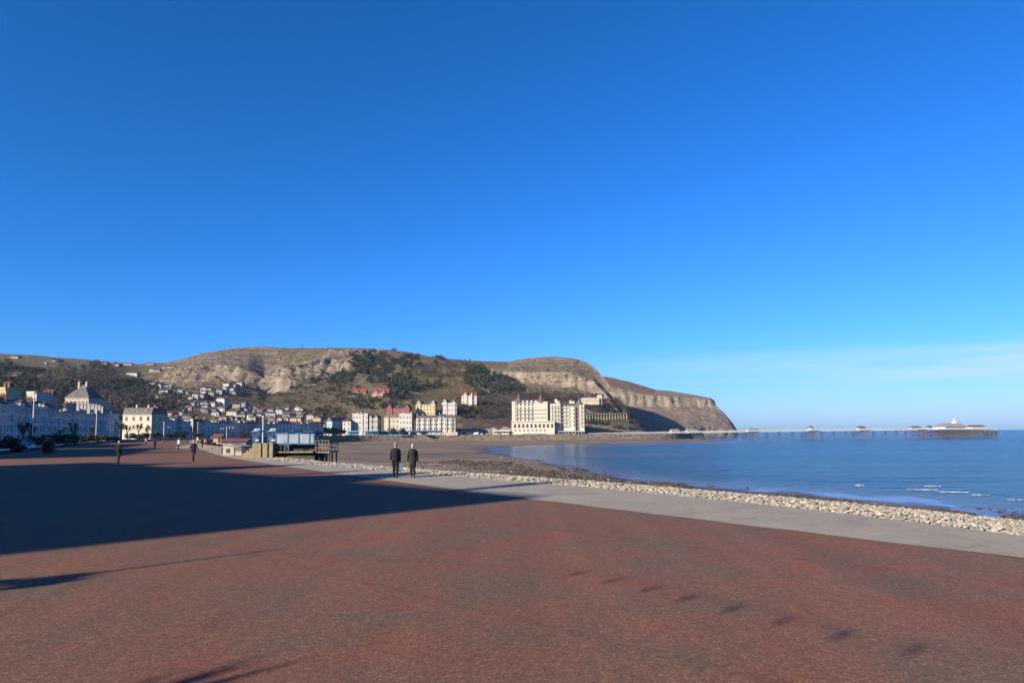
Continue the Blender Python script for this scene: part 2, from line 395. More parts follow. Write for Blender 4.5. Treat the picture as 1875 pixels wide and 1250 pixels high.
def seam(nt, b, N, Lk):
    g = N('ShaderNodeNewGeometry'); co = g.outputs['Position']
    mp = N('ShaderNodeMapping'); mp.inputs['Rotation'].default_value = (0, 0, R(-35)); mp.inputs['Scale'].default_value = (0.5, 1.3, 1); Lk(co, mp.inputs[0])
    w1 = nnoise(nt, mp.outputs[0], 0.16, 3, 0.5, 0.6); w2 = nnoise(nt, mp.outputs[0], 0.7, 4, 0.6, 0.5)
    s = N('ShaderNodeMath'); s.operation = 'MULTIPLY_ADD'; s.inputs[1].default_value = 0.6; Lk(w2.outputs[0], s.inputs[0]); Lk(w1.outputs[0], s.inputs[2])
    w3 = nnoise(nt, mp.outputs[0], 0.055, 3, 0.5, 0.4); s3 = N('ShaderNodeMath'); s3.operation = 'MULTIPLY_ADD'; s3.inputs[1].default_value = 1.6; Lk(w3.outputs[0], s3.inputs[0]); Lk(s.outputs[0], s3.inputs[2]); s = s3
    bp = N('ShaderNodeBump'); bp.inputs['Strength'].default_value = 1.0; bp.inputs['Distance'].default_value = 3.8; Lk(s.outputs[0], bp.inputs['Height']); Lk(bp.outputs[0], b.inputs['Normal'])
    lg = nnoise(nt, mp.outputs[0], 0.02, 4, 0.6); r1 = ramp(nt, [(0.35, (0.004, 0.040, 0.074)), (0.65, (0.010, 0.070, 0.118))]); Lk(lg.outputs[0], r1.inputs[0])
    # shallows: brown sand showing through near the head of the bay
    sp = N('ShaderNodeSeparateXYZ'); Lk(co, sp.inputs[0])
    at = N('ShaderNodeAttribute'); at.attribute_name = 'shallow'
    c = mixn(nt, r1.outputs[0], (0.085, 0.095, 0.105), at.outputs['Fac'])
    at2 = N('ShaderNodeAttribute'); at2.attribute_name = 'swash'
    fn = nnoise(nt, mp.outputs[0], 0.55, 6, 0.7, 0.8); fr = ramp(nt, [(0.60, (0, 0, 0)), (0.66, (1, 1, 1))]); Lk(fn.outputs[0], fr.inputs[0])
    fm = N('ShaderNodeMath'); fm.operation = 'MULTIPLY'; Lk(fr.outputs[0], fm.inputs[0]); Lk(at2.outputs['Fac'], fm.inputs[1])
    c = mixn(nt, c, (0.42, 0.44, 0.45), fm.outputs[0])
    Lk(c, b.inputs['Base Color']); cs_ = N('ShaderNodeMapRange'); cs_.inputs[3].default_value = 1.0; cs_.inputs[4].default_value = 0.12; Lk(at2.outputs['Fac'], cs_.inputs[0]); Lk(cs_.outputs[0], bp.inputs['Strength'])
    b.inputs['Roughness'].default_value = 0.22; b.inputs['IOR'].default_value = 1.33
SEA = ground_mat('sea_water', seam)

# --- coast line (top of sea wall), inner edge of the paved strip, waterline
near = [G(2900, 1130), G(2300, 1040), G(1875, 983), G(1400, 925), G(1000, 886), G(700, 861.5), G(500, 843)]
coast_pts = [(p.x, p.y) for p in near]
coast_pts = [(coast_pts[0][0]+30, coast_pts[0][1]-30)] + coast_pts + [(-34, 84), (-60, 132), (-98, 220), (-129, 320), (-149, 420), (-154, 500), (-149, 560), (-134, 591), (-102, 607), (-56, 614), (0, 622), (70, 634), (150, 655), (185, 700)]
COAST = resample(coast_pts, 1.0)
inner_px = [G(2900, 1205), G(2300, 1085), G(1875, 1022), G(1400, 965), G(975, 913.5), G(700, 878), G(520, 853), G(440, 841), G(400, 833), G(366, 823)]
inner = [(p.x, p.y) for p in inner_px]; inner = [(inner[0][0]+25, inner[0][1]-35)] + inner + [(-58, 118), (-75, 160), (-112, 240), (-140, 330), (-158, 420), (-165, 505), (-160, 570), (-142, 600), (-106, 619), (-57, 625), (0, 634), (70, 646), (150, 668), (185, 715)]
INNER = resample(inner, 1.0)
leftw = [(-6, -75), (-26, -30), (-40, 15), (-50, 50), (-58.5, 78), (-74, 108), (-96, 153), (-128, 230), (-152, 330), (-168, 420), (-174, 505), (-168, 580), (-145, 610), (-108, 628), (-58, 634)]
LEFTW = resample(leftw, 2.0)
def strip(name, A, B, za, zb, m, n=400):
    def at(C, t):
        k = t*(len(C)-1); i = min(int(k), len(C)-2); return C[i].lerp(C[i+1], k-i)
    vs = []
    for i in range(n+1):
        a = at(A, i/n); b = at(B, i/n); vs += [(a.x, a.y, za), (b.x, b.y, zb)]
    me = npmesh(name, vs, [(2*i, 2*i+1, 2*i+3, 2*i+2) for i in range(n)], m)
    return struct(name, me)
# land under everything on the town side
town_poly = [(c.x, c.y) for c in INNER[::4]]
mb = MB()
ring = [(200, -300), (-900, -300), (-900, 1100), (185, 1100)]
lg = [(p.x, p.y) for p in reversed(COAST[::6])]
pl = [(60, -300)] + [(-1400, -300), (-1400, 1500), (185, 1500)] + lg
vs = [(x, y, -0.012) for x, y in pl]
bm = bmesh.new(); bv = [bm.verts.new(v) for v in vs]; bm.faces.new(bv); bmesh.ops.triangulate(bm, faces=bm.faces[:])
me = bpy.data.meshes.new('ground'); bm.to_mesh(me); bm.free()
me.materials.append(mat('town_ground', (0.10, 0.09, 0.075), 0.95, 0.35, 0.05))
struct('ground', me)
# red promenade as one sheet, clipped to the paved strip
ke = min(range(len(INNER)), key=lambda i: (INNER[i]-Vector((-57, 624))).length)
def nearest_pair(A, B):
    out = []
    arr = np.array([(b.x, b.y) for b in B])
    for a in A:
        d = np.hypot(arr[:, 0]-a.x, arr[:, 1]-a.y); out.append(B[int(d.argmin())])
    return out
INN = INNER[:ke:4]; LP_ = nearest_pair(INN, LEFTW); last = 0; LQ = []
for q in LP_:
    kq = min(range(len(LEFTW)), key=lambda m_: (LEFTW[m_]-q).length); last = max(last, kq); LQ.append(LEFTW[last])
vs = []; fs = []
for i, (a, q) in enumerate(zip(INN, LQ)):
    vs += [(a.x, a.y, 0.0), (q.x, q.y, 0.0)]
    if i: fs.append((2*i-2, 2*i-1, 2*i+1, 2*i))
struct('promenade', npmesh('promenade', vs, fs, ASPH))
NP_ = nearest_pair(COAST, INNER)
vs = []; fs = []
for i, (a, b) in enumerate(zip(COAST, NP_)):
    jj = 0.05*noise.noise(Vector((b.x*1.7, b.y*1.7, 0))); vs += [(a.x, a.y, -1.2), (a.x, a.y, 0.03), (b.x+jj, b.y+jj, 0.004), (b.x+jj, b.y+jj, -0.1)]
    if i:
        o = 4*(i-1); fs += [(o+k, o+k+1, o+k+5, o+k+4) for k in range(2)]
struct('pavement', npmesh('pavement', vs, fs, PATH))

# --- sea wall along the far bay
mb = MB()
k0 = min(range(len(COAST)), key=lambda i: (COAST[i]-Vector((-34, 84))).length)
for i in range(k0, len(COAST)-6, 6):
    a, b = COAST[i], COAST[i+6]
    d = (b-a).normalized(); n = Vector((d.y, -d.x)) # seaward side
    mb.add([(a.x+n.x*.5, a.y+n.y*.5, -6.2), (b.x+n.x*.5, b.y+n.y*.5, -6.2), (b.x+n.x*.05, b.y+n.y*.05, 0.55), (a.x+n.x*.05, a.y+n.y*.05, 0.55),
            (a.x-n.x*.35, a.y-n.y*.35, 0.55), (b.x-n.x*.35, b.y-n.y*.35, 0.55), (a.x-n.x*.35, a.y-n.y*.35, -0.1), (b.x-n.x*.35, b.y-n.y*.35, -0.1)],
           [(0, 1, 2, 3), (3, 2, 5, 4), (4, 5, 7, 6)])
w = mb.build('sea_wall', mat('sea_wall_stone', (0.20, 0.165, 0.13), 0.9, 0.5, 0.35, 0.4, 3))
tag(w, 'long pale sea wall curving around the head of the bay', 'sea wall')

# --- beach grid: from the paved edge down to the tide and under it
pairs = [((60, -40), (140, -20)), (coast_pts[1], (75, 10)), (coast_pts[3], (52, 66)), (coast_pts[4], (50, 92)), (coast_pts[5], (25, 132)), (coast_pts[6], (14, 185)),
         (coast_pts[7], (7, 232)), ((-34, 84), (0, 275)), ((-60, 132), (-5, 305)), ((-98, 220), (-9, 335)), ((-129, 320), (-12, 368)), ((-149, 420), (-9, 400)), ((-154, 500), (-2, 425)),
         ((-149, 560), (8, 445)), ((-134, 591), (12, 455)), ((-102, 607), (24, 468)), ((-56, 614), (40, 482)), ((0, 622), (70, 512)), ((70, 634), (130, 570)), ((150, 655), (190, 640)), ((185, 700), (230, 700))]
CA = resample([p[0] for p in pairs], 1.0)
def cr_eval(pts, t):
    k = t*(len(pts)-1); i = min(int(k), len(pts)-2); u = k-i
    p0 = Vector(pts[max(i-1, 0)]); p1 = Vector(pts[i]); p2 = Vector(pts[i+1]); p3 = Vector(pts[min(i+2, len(pts)-1)])
    return 0.5*((2*p1)+(p2-p0)*u+(2*p0-5*p1+4*p2-p3)*u*u+(3*p1-p0-3*p2+p3)*u**3)
CP = [p[0] for p in pairs]; WP = [p[1] for p in pairs]
def beach_z(t, d, D):
    if t < 0.148: e_ = 0.22
    elif t < 0.188: e_ = 0.22+(t-0.148)/0.04*0.53
    else: e_ = 0.75
    return -3.91-3.09*max(0.0, (d-12)/max(D-12, 1))**e_
NB, NR = 420, 90
vs = []; BEACHV = []
for i in range(NB+1):
    t = i/NB; a = cr_eval(CP, t); wv = cr_eval(WP, t); D = (wv-a).length; dr = (wv-a)/D
    farw = min(1, max(0, (t-0.34)/0.1))
    for j in range(NR+1):
        s = j/NR
        d = 6*s/0.3 if s < 0.3 else (6+(D-6)*((s-0.3)/0.6)**1.15 if s < 0.9 else D+(s-0.9)/0.1*90)
        p = a+dr*d
        if d < 4.2: zz = -0.10-0.05*d+0.12*math.sin(min(d, 4.2)/4.2*PI)
        elif d < 12: zz = -0.31-(d-4.2)/7.8*3.6
        else: zz = -3.91
        if d >= 12: zz = beach_z(t, d, D)
        far_z = -4.6-2.4*(min(d/D, 2.0))**0.8
        zz = zz*(1-farw)+far_z*farw if d > 0.01 else zz*(1-farw)-4.6*farw
        if d > 14: zz += 0.07*fbm(p.x*.03, p.y*.03, 3)+0.03*fbm(p.x*.12, p.y*.12, 5)
        vs.append((p.x, p.y, zz))
fs = [(i*(NR+1)+j, i*(NR+1)+j+1, (i+1)*(NR+1)+j+1, (i+1)*(NR+1)+j) for i in range(NB) for j in range(NR)]
struct('beach', npmesh('beach', vs, fs, SAND, smooth=True))
def sand_z(x, y):
    return None

# --- sea, one sheet to the horizon, finer towards the shore
wl = [Vector(cr_eval(WP, k/200)) for k in range(201)]
wla = np.array([(w_.x, w_.y) for w_ in wl])
xs = np.concatenate([np.linspace(-26000, -1000, 8), np.linspace(-400, 20, 30), np.linspace(24, 260, 120), np.linspace(275, 1200, 50), np.geomspace(1300, 40000, 14)])
ys = np.concatenate([np.linspace(-3000, 0, 8), np.linspace(10, 700, 260), np.geomspace(720, 45000, 34)])
X, Y = np.meshgrid(xs, ys, indexing='ij')
vs = np.stack([X.ravel(), Y.ravel(), np.full(X.size, SEA_Z)], 1)
nx, ny = len(xs), len(ys)
idx = np.arange(nx*ny).reshape(nx, ny)
fs = np.stack([idx[:-1, :-1].ravel(), idx[1:, :-1].ravel(), idx[1:, 1:].ravel(), idx[:-1, 1:].ravel()], 1)
sh = np.zeros(len(vs)); sw = np.zeros(len(vs))
for k in range(len(vs)):
    x, y = vs[k, 0], vs[k, 1]
    if -60 < x < 300 and 0 < y < 720:
        d = np.hypot(wla[:, 0]-x, wla[:, 1]-y).min()
        u = max(0, 1-d/60.0)
        sh[k] = max(0, 1-d/(90 if y > 250 else 22))**1.3*0.85
        sw[k] = max(0, 1-d/(13.0 if y < 200 else 20))**0.8
        if y < 260:   # low swell lifted in real geometry near the beach
            vs[k, 2] += 0.16*math.exp(-d/30)*noise.noise(Vector((x*.10+y*.03, y*.22, 1)))
me = npmesh('sea', vs, fs, SEA, smooth=True)
for nm, arr in (('shallow', sh), ('swash', sw)):
    at = me.attributes.new(nm, 'FLOAT', 'POINT'); at.data.foreach_set('value', arr.astype(np.float32))
struct('sea', me)

def foamm(nt, b, N, Lk):
    t = N('ShaderNodeNewGeometry'); n = nnoise(nt, t.outputs['Position'], 2.6, 6, 0.7, 1.0); r = ramp(nt, [(0.42, (0.02, 0.07, 0.12)), (0.52, (0.30, 0.33, 0.34)), (0.62, (0.46, 0.47, 0.47))]); Lk(n.outputs[0], r.inputs[0]); Lk(r.outputs[0], b.inputs['Base Color']); b.inputs['Roughness'].default_value = 0.5
FOAM = ground_mat('sea_foam', foamm)
# breaking wavelets, small white crests
def wavelet(px, py, L_, label):
    c = G(px, py, SEA_Z+0.1); mb = MB(); n = 26; d = Vector((0.93, -0.36)); nn = Vector((0.36, 0.93))
    prof = [(-0.6, -0.25), (-0.2, 0.04), (0.05, 0.12), (0.5, 0.0), (1.0, -0.25)]
    vs = []
    for i in range(n+1):
        u = i/n-0.5; e = math.sqrt(max(0, 1-(2*u)**2)); w_ = 0.35*noise.noise(Vector((u*9, px, 0)))
        for a, h in prof:
            q = Vector((c.x, c.y))+d*u*L_+nn*(a*(0.3+0.7*e)*0.9+w_); vs.append((q.x, q.y, SEA_Z+0.05+h*e*(0.85+0.3*noise.noise(Vector((u*14, px, 2))))))
    k = len(prof)
    mb.add(vs, [(i*k+j, i*k+j+1, (i+1)*k+j+1, (i+1)*k+j) for i in range(n) for j in range(k-1)])
    o = mb.build('breaking_wave', FOAM, smooth=True)
    return tag(o, label, 'wave', 'small waves breaking off the shingle')
for (px, py, L_, lb) in [(1708, 889, 2.6, 'white curl of foam, the farthest and brightest breaking wave'), (1688, 895, 4.4, 'broad white wavelet just left of and nearer than the brightest curl'),
                         (1745, 899.5, 4.2, 'longest white wavelet, right of the two breaking ones'), (1572, 887, 1.6, 'tiny white fleck of foam left of the larger waves'),
                         (1795, 905, 2.6, 'thin broken wavelet nearest the right edge of the photo'), (1860, 914, 2.6, 'white ripple at the very right edge of the photo')]:
    wavelet(px, py, L_, lb)

# --- stones: shingle bank beside the paving (uncountable)
def stones(name, sites, mats, label, cat, sub=1):
    bm = bmesh.new(); bmesh.ops.create_icosphere(bm, subdivisions=sub, radius=1.0)
    bv = np.array([v.co[:] for v in bm.verts]); bf = np.array([[v.index for v in f.verts] for f in bm.faces]); bm.free()
    V = []; Fc = []; Mi = []; o = 0
    rng = np.random.default_rng(5)
    for (x, y, z, r) in sites:
        s = r*rng.uniform(0.65, 1.25, 3)*np.array([1.15, 1, 0.62]); an = rng.uniform(0, PI); tl = rng.uniform(-.5, .5)
        q = bv*(1+rng.uniform(-0.16, 0.16, (len(bv), 1)))*s
        ct, st = math.cos(tl), math.sin(tl); q = q @ np.array([[1, 0, 0], [0, ct, -st], [0, st, ct]]).T
        c, sn = math.cos(an), math.sin(an); q = q @ np.array([[c, -sn, 0], [sn, c, 0], [0, 0, 1]]).T
        V.append(q+np.array([x, y, z])); Fc.append(bf+o); Mi.append(np.full(len(bf), rng.integers(0, len(mats)))); o += len(bv)
    me = npmesh(name, np.concatenate(V), np.concatenate(Fc), mats, mi=np.concatenate(Mi))
    ob = link(name, me); tag(ob, label, cat, kind='stuff'); return ob
def peb(n, c, *a): return mat(n, tuple(v*.9+.1*sum(c)/3 for v in c), *a, k=.52)
SM = [peb('limestone_pebble', (0.54, 0.48, 0.38), 0.85, 0.3, 6), peb('pale_pebble', (0.64, 0.60, 0.50), 0.85, 0.25, 6), peb('grey_pebble', (0.32, 0.32, 0.30), 0.85, 0.3, 6),
      peb('buff_pebble', (0.46, 0.37, 0.25), 0.85, 0.3, 6), peb('greenish_pebble', (0.36, 0.37, 0.27), 0.85, 0.3, 6), peb('pale_pebble_b', (0.56, 0.50, 0.40), 0.85, 0.25, 6)]
rng = np.random.default_rng(11); sites = []
for i in range(1, len(COAST)-1):
    a = COAST[i]
    if a.y > 88: break
    d = (COAST[i+1]-COAST[i-1]).normalized(); n = Vector((d.y, -d.x)); depth = math.hypot(a.x, a.y)
    if a.x > 40: continue
    rs = 0.032+0.00095*depth; W = 4.1
    cnt = int(1.0*W/(rs*rs*2.2))
    for _ in range(cnt):
        u = rng.uniform(-.5, .5); w_ = rng.uniform(0.05, W)
        w_ += 0.3*noise.noise(Vector((a.x*.4, a.y*.4, 0)))
        p = a+d*u+n*w_
        z = -0.07-0.05*w_+0.14*math.sin(min(w_, 4.2)/4.2*PI)+rng.uniform(-.05, .07)
        sites.append((p.x, p.y, z, rs*rng.choice([0.6, 0.8, 1.0, 1.25, 1.6], p=[.25, .28, .27, .15, .05])))
print('shingle', len(sites))
stones('shingle', sites, SM, 'pale bank of rounded stones between the paving and the beach', 'shingle')
# dark weed-covered rocks at the tide line
WM = [mat('weed_rock', (0.040, 0.032, 0.026), 0.6, 0.5, 3), mat('brown_weed_rock', (0.085, 0.058, 0.040), 0.7, 0.5, 3), mat('brown_shingle', (0.16, 0.115, 0.08), 0.85, 0.4, 3)]
sites = []
for k in range(60000):
    t = rng.uniform(0.07, 0.36); a = cr_eval(CP, t); w_ = cr_eval(WP, t); u = rng.uniform(0.45, 1.08)
    p = a.lerp(w_, u)+Vector((rng.uniform(-3, 3), rng.uniform(-3, 3)))
    g = noise.noise(Vector((p.x*.07, p.y*.035, 4)))+0.5*noise.noise(Vector((p.x*.3, p.y*.16, 9)))
    if g < (0.14 if t < .155 else -0.02) or math.hypot(p.x, p.y) > 230 or (t > .155 and u > 1.0): continue
    D = (w_-a).length; d = u*D; zz = beach_z(t, d, D)
    sites.append((p.x, p.y, max(zz, SEA_Z-.02)-0.04, rng.uniform(0.08, 0.30)))
for k in range(26000):
    t = rng.uniform(0.055, 0.175); a = cr_eval(CP, t); w_ = cr_eval(WP, t); u = rng.uniform(0.5, 0.98); p = a.lerp(w_, u)+Vector((rng.uniform(-1, 1), rng.uniform(-1, 1)))
    g = noise.noise(Vector((t*22, u*9.0, 4)))+0.45*noise.noise(Vector((t*110, u*34, 9)))
    if g < 0.0: continue
    D = (w_-a).length; sites.append((p.x, p.y, max(beach_z(t, u*D, D), SEA_Z-.02)-0.03, rng.uniform(0.10, 0.30)))
print('weed', len(sites))
stones('seaweed_rocks', sites, WM, 'dark weed covered rocks lying along the low tide line', 'rocks')
# scattered stones on upper sand
sites = []
for k in range(2600):
    t = rng.uniform(0.10, 0.36); a = cr_eval(CP, t); w_ = cr_eval(WP, t); u = rng.uniform(0.14, 0.9)**1.3
    D = (w_-a).length; d = u*D
    if d < 13: continue
    p = a.lerp(w_, u); zz = beach_z(t, d, D)
    sites.append((p.x, p.y, zz, rng.uniform(0.08, 0.28)))
stones('beach_rocks', sites, [SM[3], WM[1], mat('brown_beach_rock', (0.15, 0.11, 0.08), 0.9, 0.4, 3)], 'brown stones scattered thinly over the tidal sand', 'rocks')

# ------------------------------------------------------------------ hills
def z0py(px, d, z=0.0):
    return hor(px)+(EYE-z)*F/d
LV_MAIN = [  # each level: rows of (px, py, depth)
    [(-400, z0py(-400, 230, -1), 230), (0, z0py(0, 245, -1), 245), (220, z0py(220, 385, -1), 385), (340, z0py(340, 480, -1), 480), (570, z0py(570, 590, -1), 590), (840, z0py(840, 668, -1), 668), (1070, z0py(1070, 680, -1), 680), (1120, z0py(1120, 690, -2), 690), (1200, z0py(1200, 720, -8), 720)],
    [(-400, 776, 430), (0, 772, 440), (200, 772, 520), (280, 772, 590), (400, 774, 640), (500, 778, 680), (600, 780, 700), (700, 774, 690), (840, 776, 705), (940, 772, 722), (1000, 772, 725), (1080, 772, 730), (1140, 780, 740), (1200, 798, 760)],
    [(-400, 735, 600), (0, 735, 620), (200, 735, 680), (280, 737, 760), (400, 742, 830), (480, 748, 850), (560, 755, 820), (600, 752, 800), (640, 742, 780), (700, 731, 775), (840, 744, 775), (900, 738, 800), (940, 738, 830), (1000, 738, 830), (1080, 738, 820), (1120, 752, 820), (1150, 772, 820), (1200, 800, 800)],
    [(-400, 695, 760), (0, 695, 780), (150, 700, 830), (250, 710, 925), (290, 704, 950), (320, 700, 965), (360, 698, 975), (400, 697, 985), (440, 699, 992), (468, 706, 998), (484, 719, 990), (530, 713, 982), (600, 694, 1020), (660, 688, 1040), (720, 690, 1030), (800, 700, 1010), (880, 694, 1010), (950, 700, 1010), (1000, 705, 1005), (1050, 710, 990), (1090, 722, 965), (1115, 742, 930), (1135, 768, 900), (1150, 788, 880), (1200, 802, 850)],
    [(-400, 675, 880), (0, 675, 900), (150, 680, 930), (250, 690, 985), (290, 685, 988), (320, 675, 988), (360, 670, 997), (400, 668, 1006), (440, 673, 1013), (468, 684, 1016), (484, 692, 1013), (508, 682, 1011), (530, 673, 1010), (560, 664, 1030), (600, 652, 1060), (660, 648, 1110), (720, 660, 1120), (800, 675, 1100), (880, 677, 1050), (920, 678, 1030), (950, 680, 1024), (1000, 680, 1020), (1050, 682, 1006), (1090, 700, 980), (1115, 728, 945), (1135, 757, 915), (1150, 780, 895), (1200, 803, 870)],
    [(-400, 660, 960), (0, 655, 980), (150, 664, 1010), (250, 670, 1080), (300, 669, 1085), (330, 664, 1105), (400, 655, 1150), (455, 660, 1155), (484, 674, 1150), (510, 669, 1160), (560, 655, 1140), (600, 645, 1170), (660, 640, 1200), (720, 645, 1190), (800, 662, 1160), (880, 668, 1130), (930, 668, 1120), (960, 665, 1120), (1010, 661, 1110), (1050, 666, 1080), (1085, 684, 1040), (1115, 721, 980), (1135, 751, 940), (1150, 776, 910), (1200, 804, 890)],
    [(-400, 650, 1050), (0, 647, 1070), (60, 650, 1070), (100, 654, 1080), (150, 657, 1090), (200, 663, 1110), (250, 666, 1180), (300, 664, 1220), (330, 659, 1270), (355, 651, 1300), (380, 645, 1320), (420, 638, 1350), (470, 634.5, 1380), (540, 637, 1360), (600, 637.5, 1330), (650, 636.5, 1300), (700, 639, 1280), (740, 643, 1270), (800, 655, 1250), (860, 660, 1230), (930, 662, 1220), (960, 656, 1200), (1010, 652.5, 1180), (1050, 655.5, 1150), (1075, 663, 1110), (1092, 676, 1070), (1110, 696, 1020), (1128, 724, 970), (1145, 755, 930), (1160, 785, 900), (1200, 805, 900)],
]
LV_HEAD = [
    [(1000, z0py(1000, 1230, -9), 1230), (1180, z0py(1180, 1240, -9), 1240), (1345, z0py(1345, 1350, -9), 1350), (1352, z0py(1352, 1370, -9), 1370)],
    [(1000, 788, 1240), (1180, 786, 1250), (1260, 782, 1280), (1320, 783, 1330), (1340, 786, 1350), (1352, 799, 1371)],
    [(1000, 742, 1340), (1120, 748, 1340), (1180, 752, 1350), (1250, 750, 1370), (1311, 750, 1390), (1330, 765, 1385), (1341, 780, 1380), (1352, 799.5, 1372)],
    [(1000, 735, 1370), (1120, 742, 1360), (1180, 744, 1370), (1250, 746, 1380), (1308, 747.5, 1398), (1326, 758, 1392), (1340, 777, 1383), (1352, 799.5, 1373)],
    [(1000, 700, 1390), (1120, 708, 1385), (1180, 722, 1385), (1250, 727, 1395), (1300, 731, 1405), (1309, 737, 1408), (1324, 755.5, 1400), (1339, 775, 1386), (1352, 800, 1374)],
    [(1000, 672, 1560), (1100, 688, 1550), (1120, 691, 1540), (1150, 698, 1530), (1200, 713, 1520), (1230, 716, 1510), (1260, 721, 1500), (1300, 728, 1480), (1308, 733, 1460), (1312, 746, 1440), (1325, 754.5, 1420), (1338, 771, 1400), (1348, 786, 1385), (1353, 800, 1375)],
]
def region_cover(px, py, lev):
    """ground cover colours: returns albedo"""
    n1 = fbm(px*.030, py*.08, 1, 5); n2 = fbm(px*.12, py*.25, 7, 4)
    grass = Vector((0.150, 0.128, 0.070)); brack = Vector((0.135, 0.094, 0.068)); rock = Vector((0.285, 0.242, 0.190)); green = Vector((0.108, 0.104, 0.052)); earth = Vector((0.085, 0.068, 0.054))
    c = grass.lerp(brack, min(1, max(0, 0.5+n1*0.9)))
    c = c.lerp(green, min(1, max(0, n2*1.1+0.1)))
    return c, grass, brack, rock, green, earth, n1, n2
def hill(name, LV, px0, px1, step, sub, zone, back, rough=1.0):
    pxs = np.arange(px0, px1+0.01, step); rows = []
    nl = len(LV)
    V = []; C = []; table = []
    for px in pxs:
        pts = [P(px, *interp(lv, px)) for lv in LV]; pys = [interp(lv, px)[0] for lv in LV]
        last = pts[-1]
        pts.append(Vector((last.x*1.03, last.y+40, last.z-4))); pts.append(Vector((last.x*(1+back/last.y), last.y+back, min(-10, last.z-90))))
        pys += [pys[-1], pys[-1]]
        col = []
        for k in range(len(pts)-1):
            nk = sub[k]
            for j in range(nk):
                u = j/nk; col.append((pts[k].lerp(pts[k+1], u), pys[k]+(pys[k+1]-pys[k])*u, k+u))
        col.append((pts[-1], pys[-1], float(len(pts)-1)))
        table.append(col)
    nr = len(table[0])
    for i, px in enumerate(pxs):
        for j, (p, py, lv) in enumerate(table[i]):
            q = p.copy()
            amp = rough*min(1.0, max(0.0, lv)*1.2)
            # ridges and gullies run down the slope; strata run level
            g = fbm(q.x*.012, q.z*.010+q.y*.003, 2, 5); s_ = noise.noise(Vector((q.x*.004, 3.1, q.z*.16))); h = fbm(q.x*.05, q.y*.05, q.z*.05, 4)
            edge = 1.0 if lv < nl-1 else 0.4
            rb = 1-abs(noise.noise(Vector((q.x*.055, 1.7, q.z*.012))))*2; cb_ = math.exp(-((lv-3.5)/.8)**2)
            q.y += amp*(11*g+6*h)*edge+amp*cb_*6.5*rb*edge
            q.z += amp*(1.6*h+1.3*s_)*(1.0 if lv < nl-1.3 else 0.35)
            V.append(q)
            C.append(zone(px, py, lv, h, s_))
    fs = [(i*nr+j, (i+1)*nr+j, (i+1)*nr+j+1, i*nr+j+1) for i in range(len(pxs)-1) for j in range(nr-1)]
    me = npmesh(name, [v[:] for v in V], fs, HILLM, smooth=True)
    ca = me.color_attributes.new('cover', 'FLOAT_COLOR', 'POINT')
    ca.data.foreach_set('color', np.array([(c[0], c[1], c[2], c[3]) for c in C], dtype=np.float32).ravel())
    o = struct(name, me)
    return V, nr, pxs, [[r[1] for r in col] for col in table]
def hillm(nt, b, N, Lk):
    g = N('ShaderNodeNewGeometry'); co = g.outputs['Position']
    a = N('ShaderNodeAttribute'); a.attribute_name = 'cover'; a.attribute_type = 'GEOMETRY'
    n1 = nnoise(nt, co, 0.11, 8, 0.72, 0.4); r1 = ramp(nt, [(0.30, (0.50, 0.50, 0.50)), (0.5, (1.0, 1.0, 1.0)), (0.70, (1.6, 1.55, 1.48))]); Lk(n1.outputs[0], r1.inputs[0])
    c = mixn(nt, a.outputs['Color'], r1.outputs[0], 1.0, 'MULTIPLY')
    # rock: level strata crossed by upright joints (alpha of the cover = how rocky)
    mp = N('ShaderNodeMapping'); mp.inputs['Scale'].default_value = (0.010, 0.010, 0.30); Lk(co, mp.inputs[0])
    st = nnoise(nt, mp.outputs[0], 1.0, 6, 0.65, 0.8)
    mp2 = N('ShaderNodeMapping'); mp2.inputs['Scale'].default_value = (0.11, 0.05, 0.018); Lk(co, mp2.inputs[0])
    jt = nnoise(nt, mp2.outputs[0], 1.0, 7, 0.7, 0.5)
    rs = ramp(nt, [(0.36, (0.60, 0.59, 0.58)), (0.5, (1, 1, 1)), (0.66, (1.22, 1.21, 1.20))]); Lk(st.outputs[0], rs.inputs[0])
    rj = ramp(nt, [(0.34, (0.45, 0.44, 0.43)), (0.48, (1, 1, 1)), (0.7, (1.25, 1.25, 1.25))]); Lk(jt.outputs[0], rj.inputs[0])
    rk = mixn(nt, mixn(nt, a.outputs['Color'], rs.outputs[0], 1.0, 'MULTIPLY'), rj.outputs[0], 1.0, 'MULTIPLY')
    c = mixn(nt, c, rk, a.outputs['Alpha'])
    Lk(c, b.inputs['Base Color']); b.inputs['Roughness'].default_value = 0.95; b.inputs['Specular IOR Level'].default_value = 0.1
    hs_ = N('ShaderNodeMath'); hs_.operation = 'ADD'; Lk(n1.outputs[0], hs_.inputs[0])
    mm = N('ShaderNodeMath'); mm.operation = 'MULTIPLY'; Lk(jt.outputs[0], mm.inputs[0]); Lk(a.outputs['Alpha'], mm.inputs[1]); Lk(mm.outputs[0], hs_.inputs[1])
    bp = N('ShaderNodeBump'); bp.inputs['Strength'].default_value = 0.9; bp.inputs['Distance'].default_value = 11.0; Lk(hs_.outputs[0], bp.inputs['Height']); Lk(bp.outputs[0], b.inputs['Normal'])
HILLM = ground_mat('limestone_hill', hillm)
def sm(a, b, x):
    t = min(1, max(0, (x-a)/(b-a))); return t*t*(3-2*t)
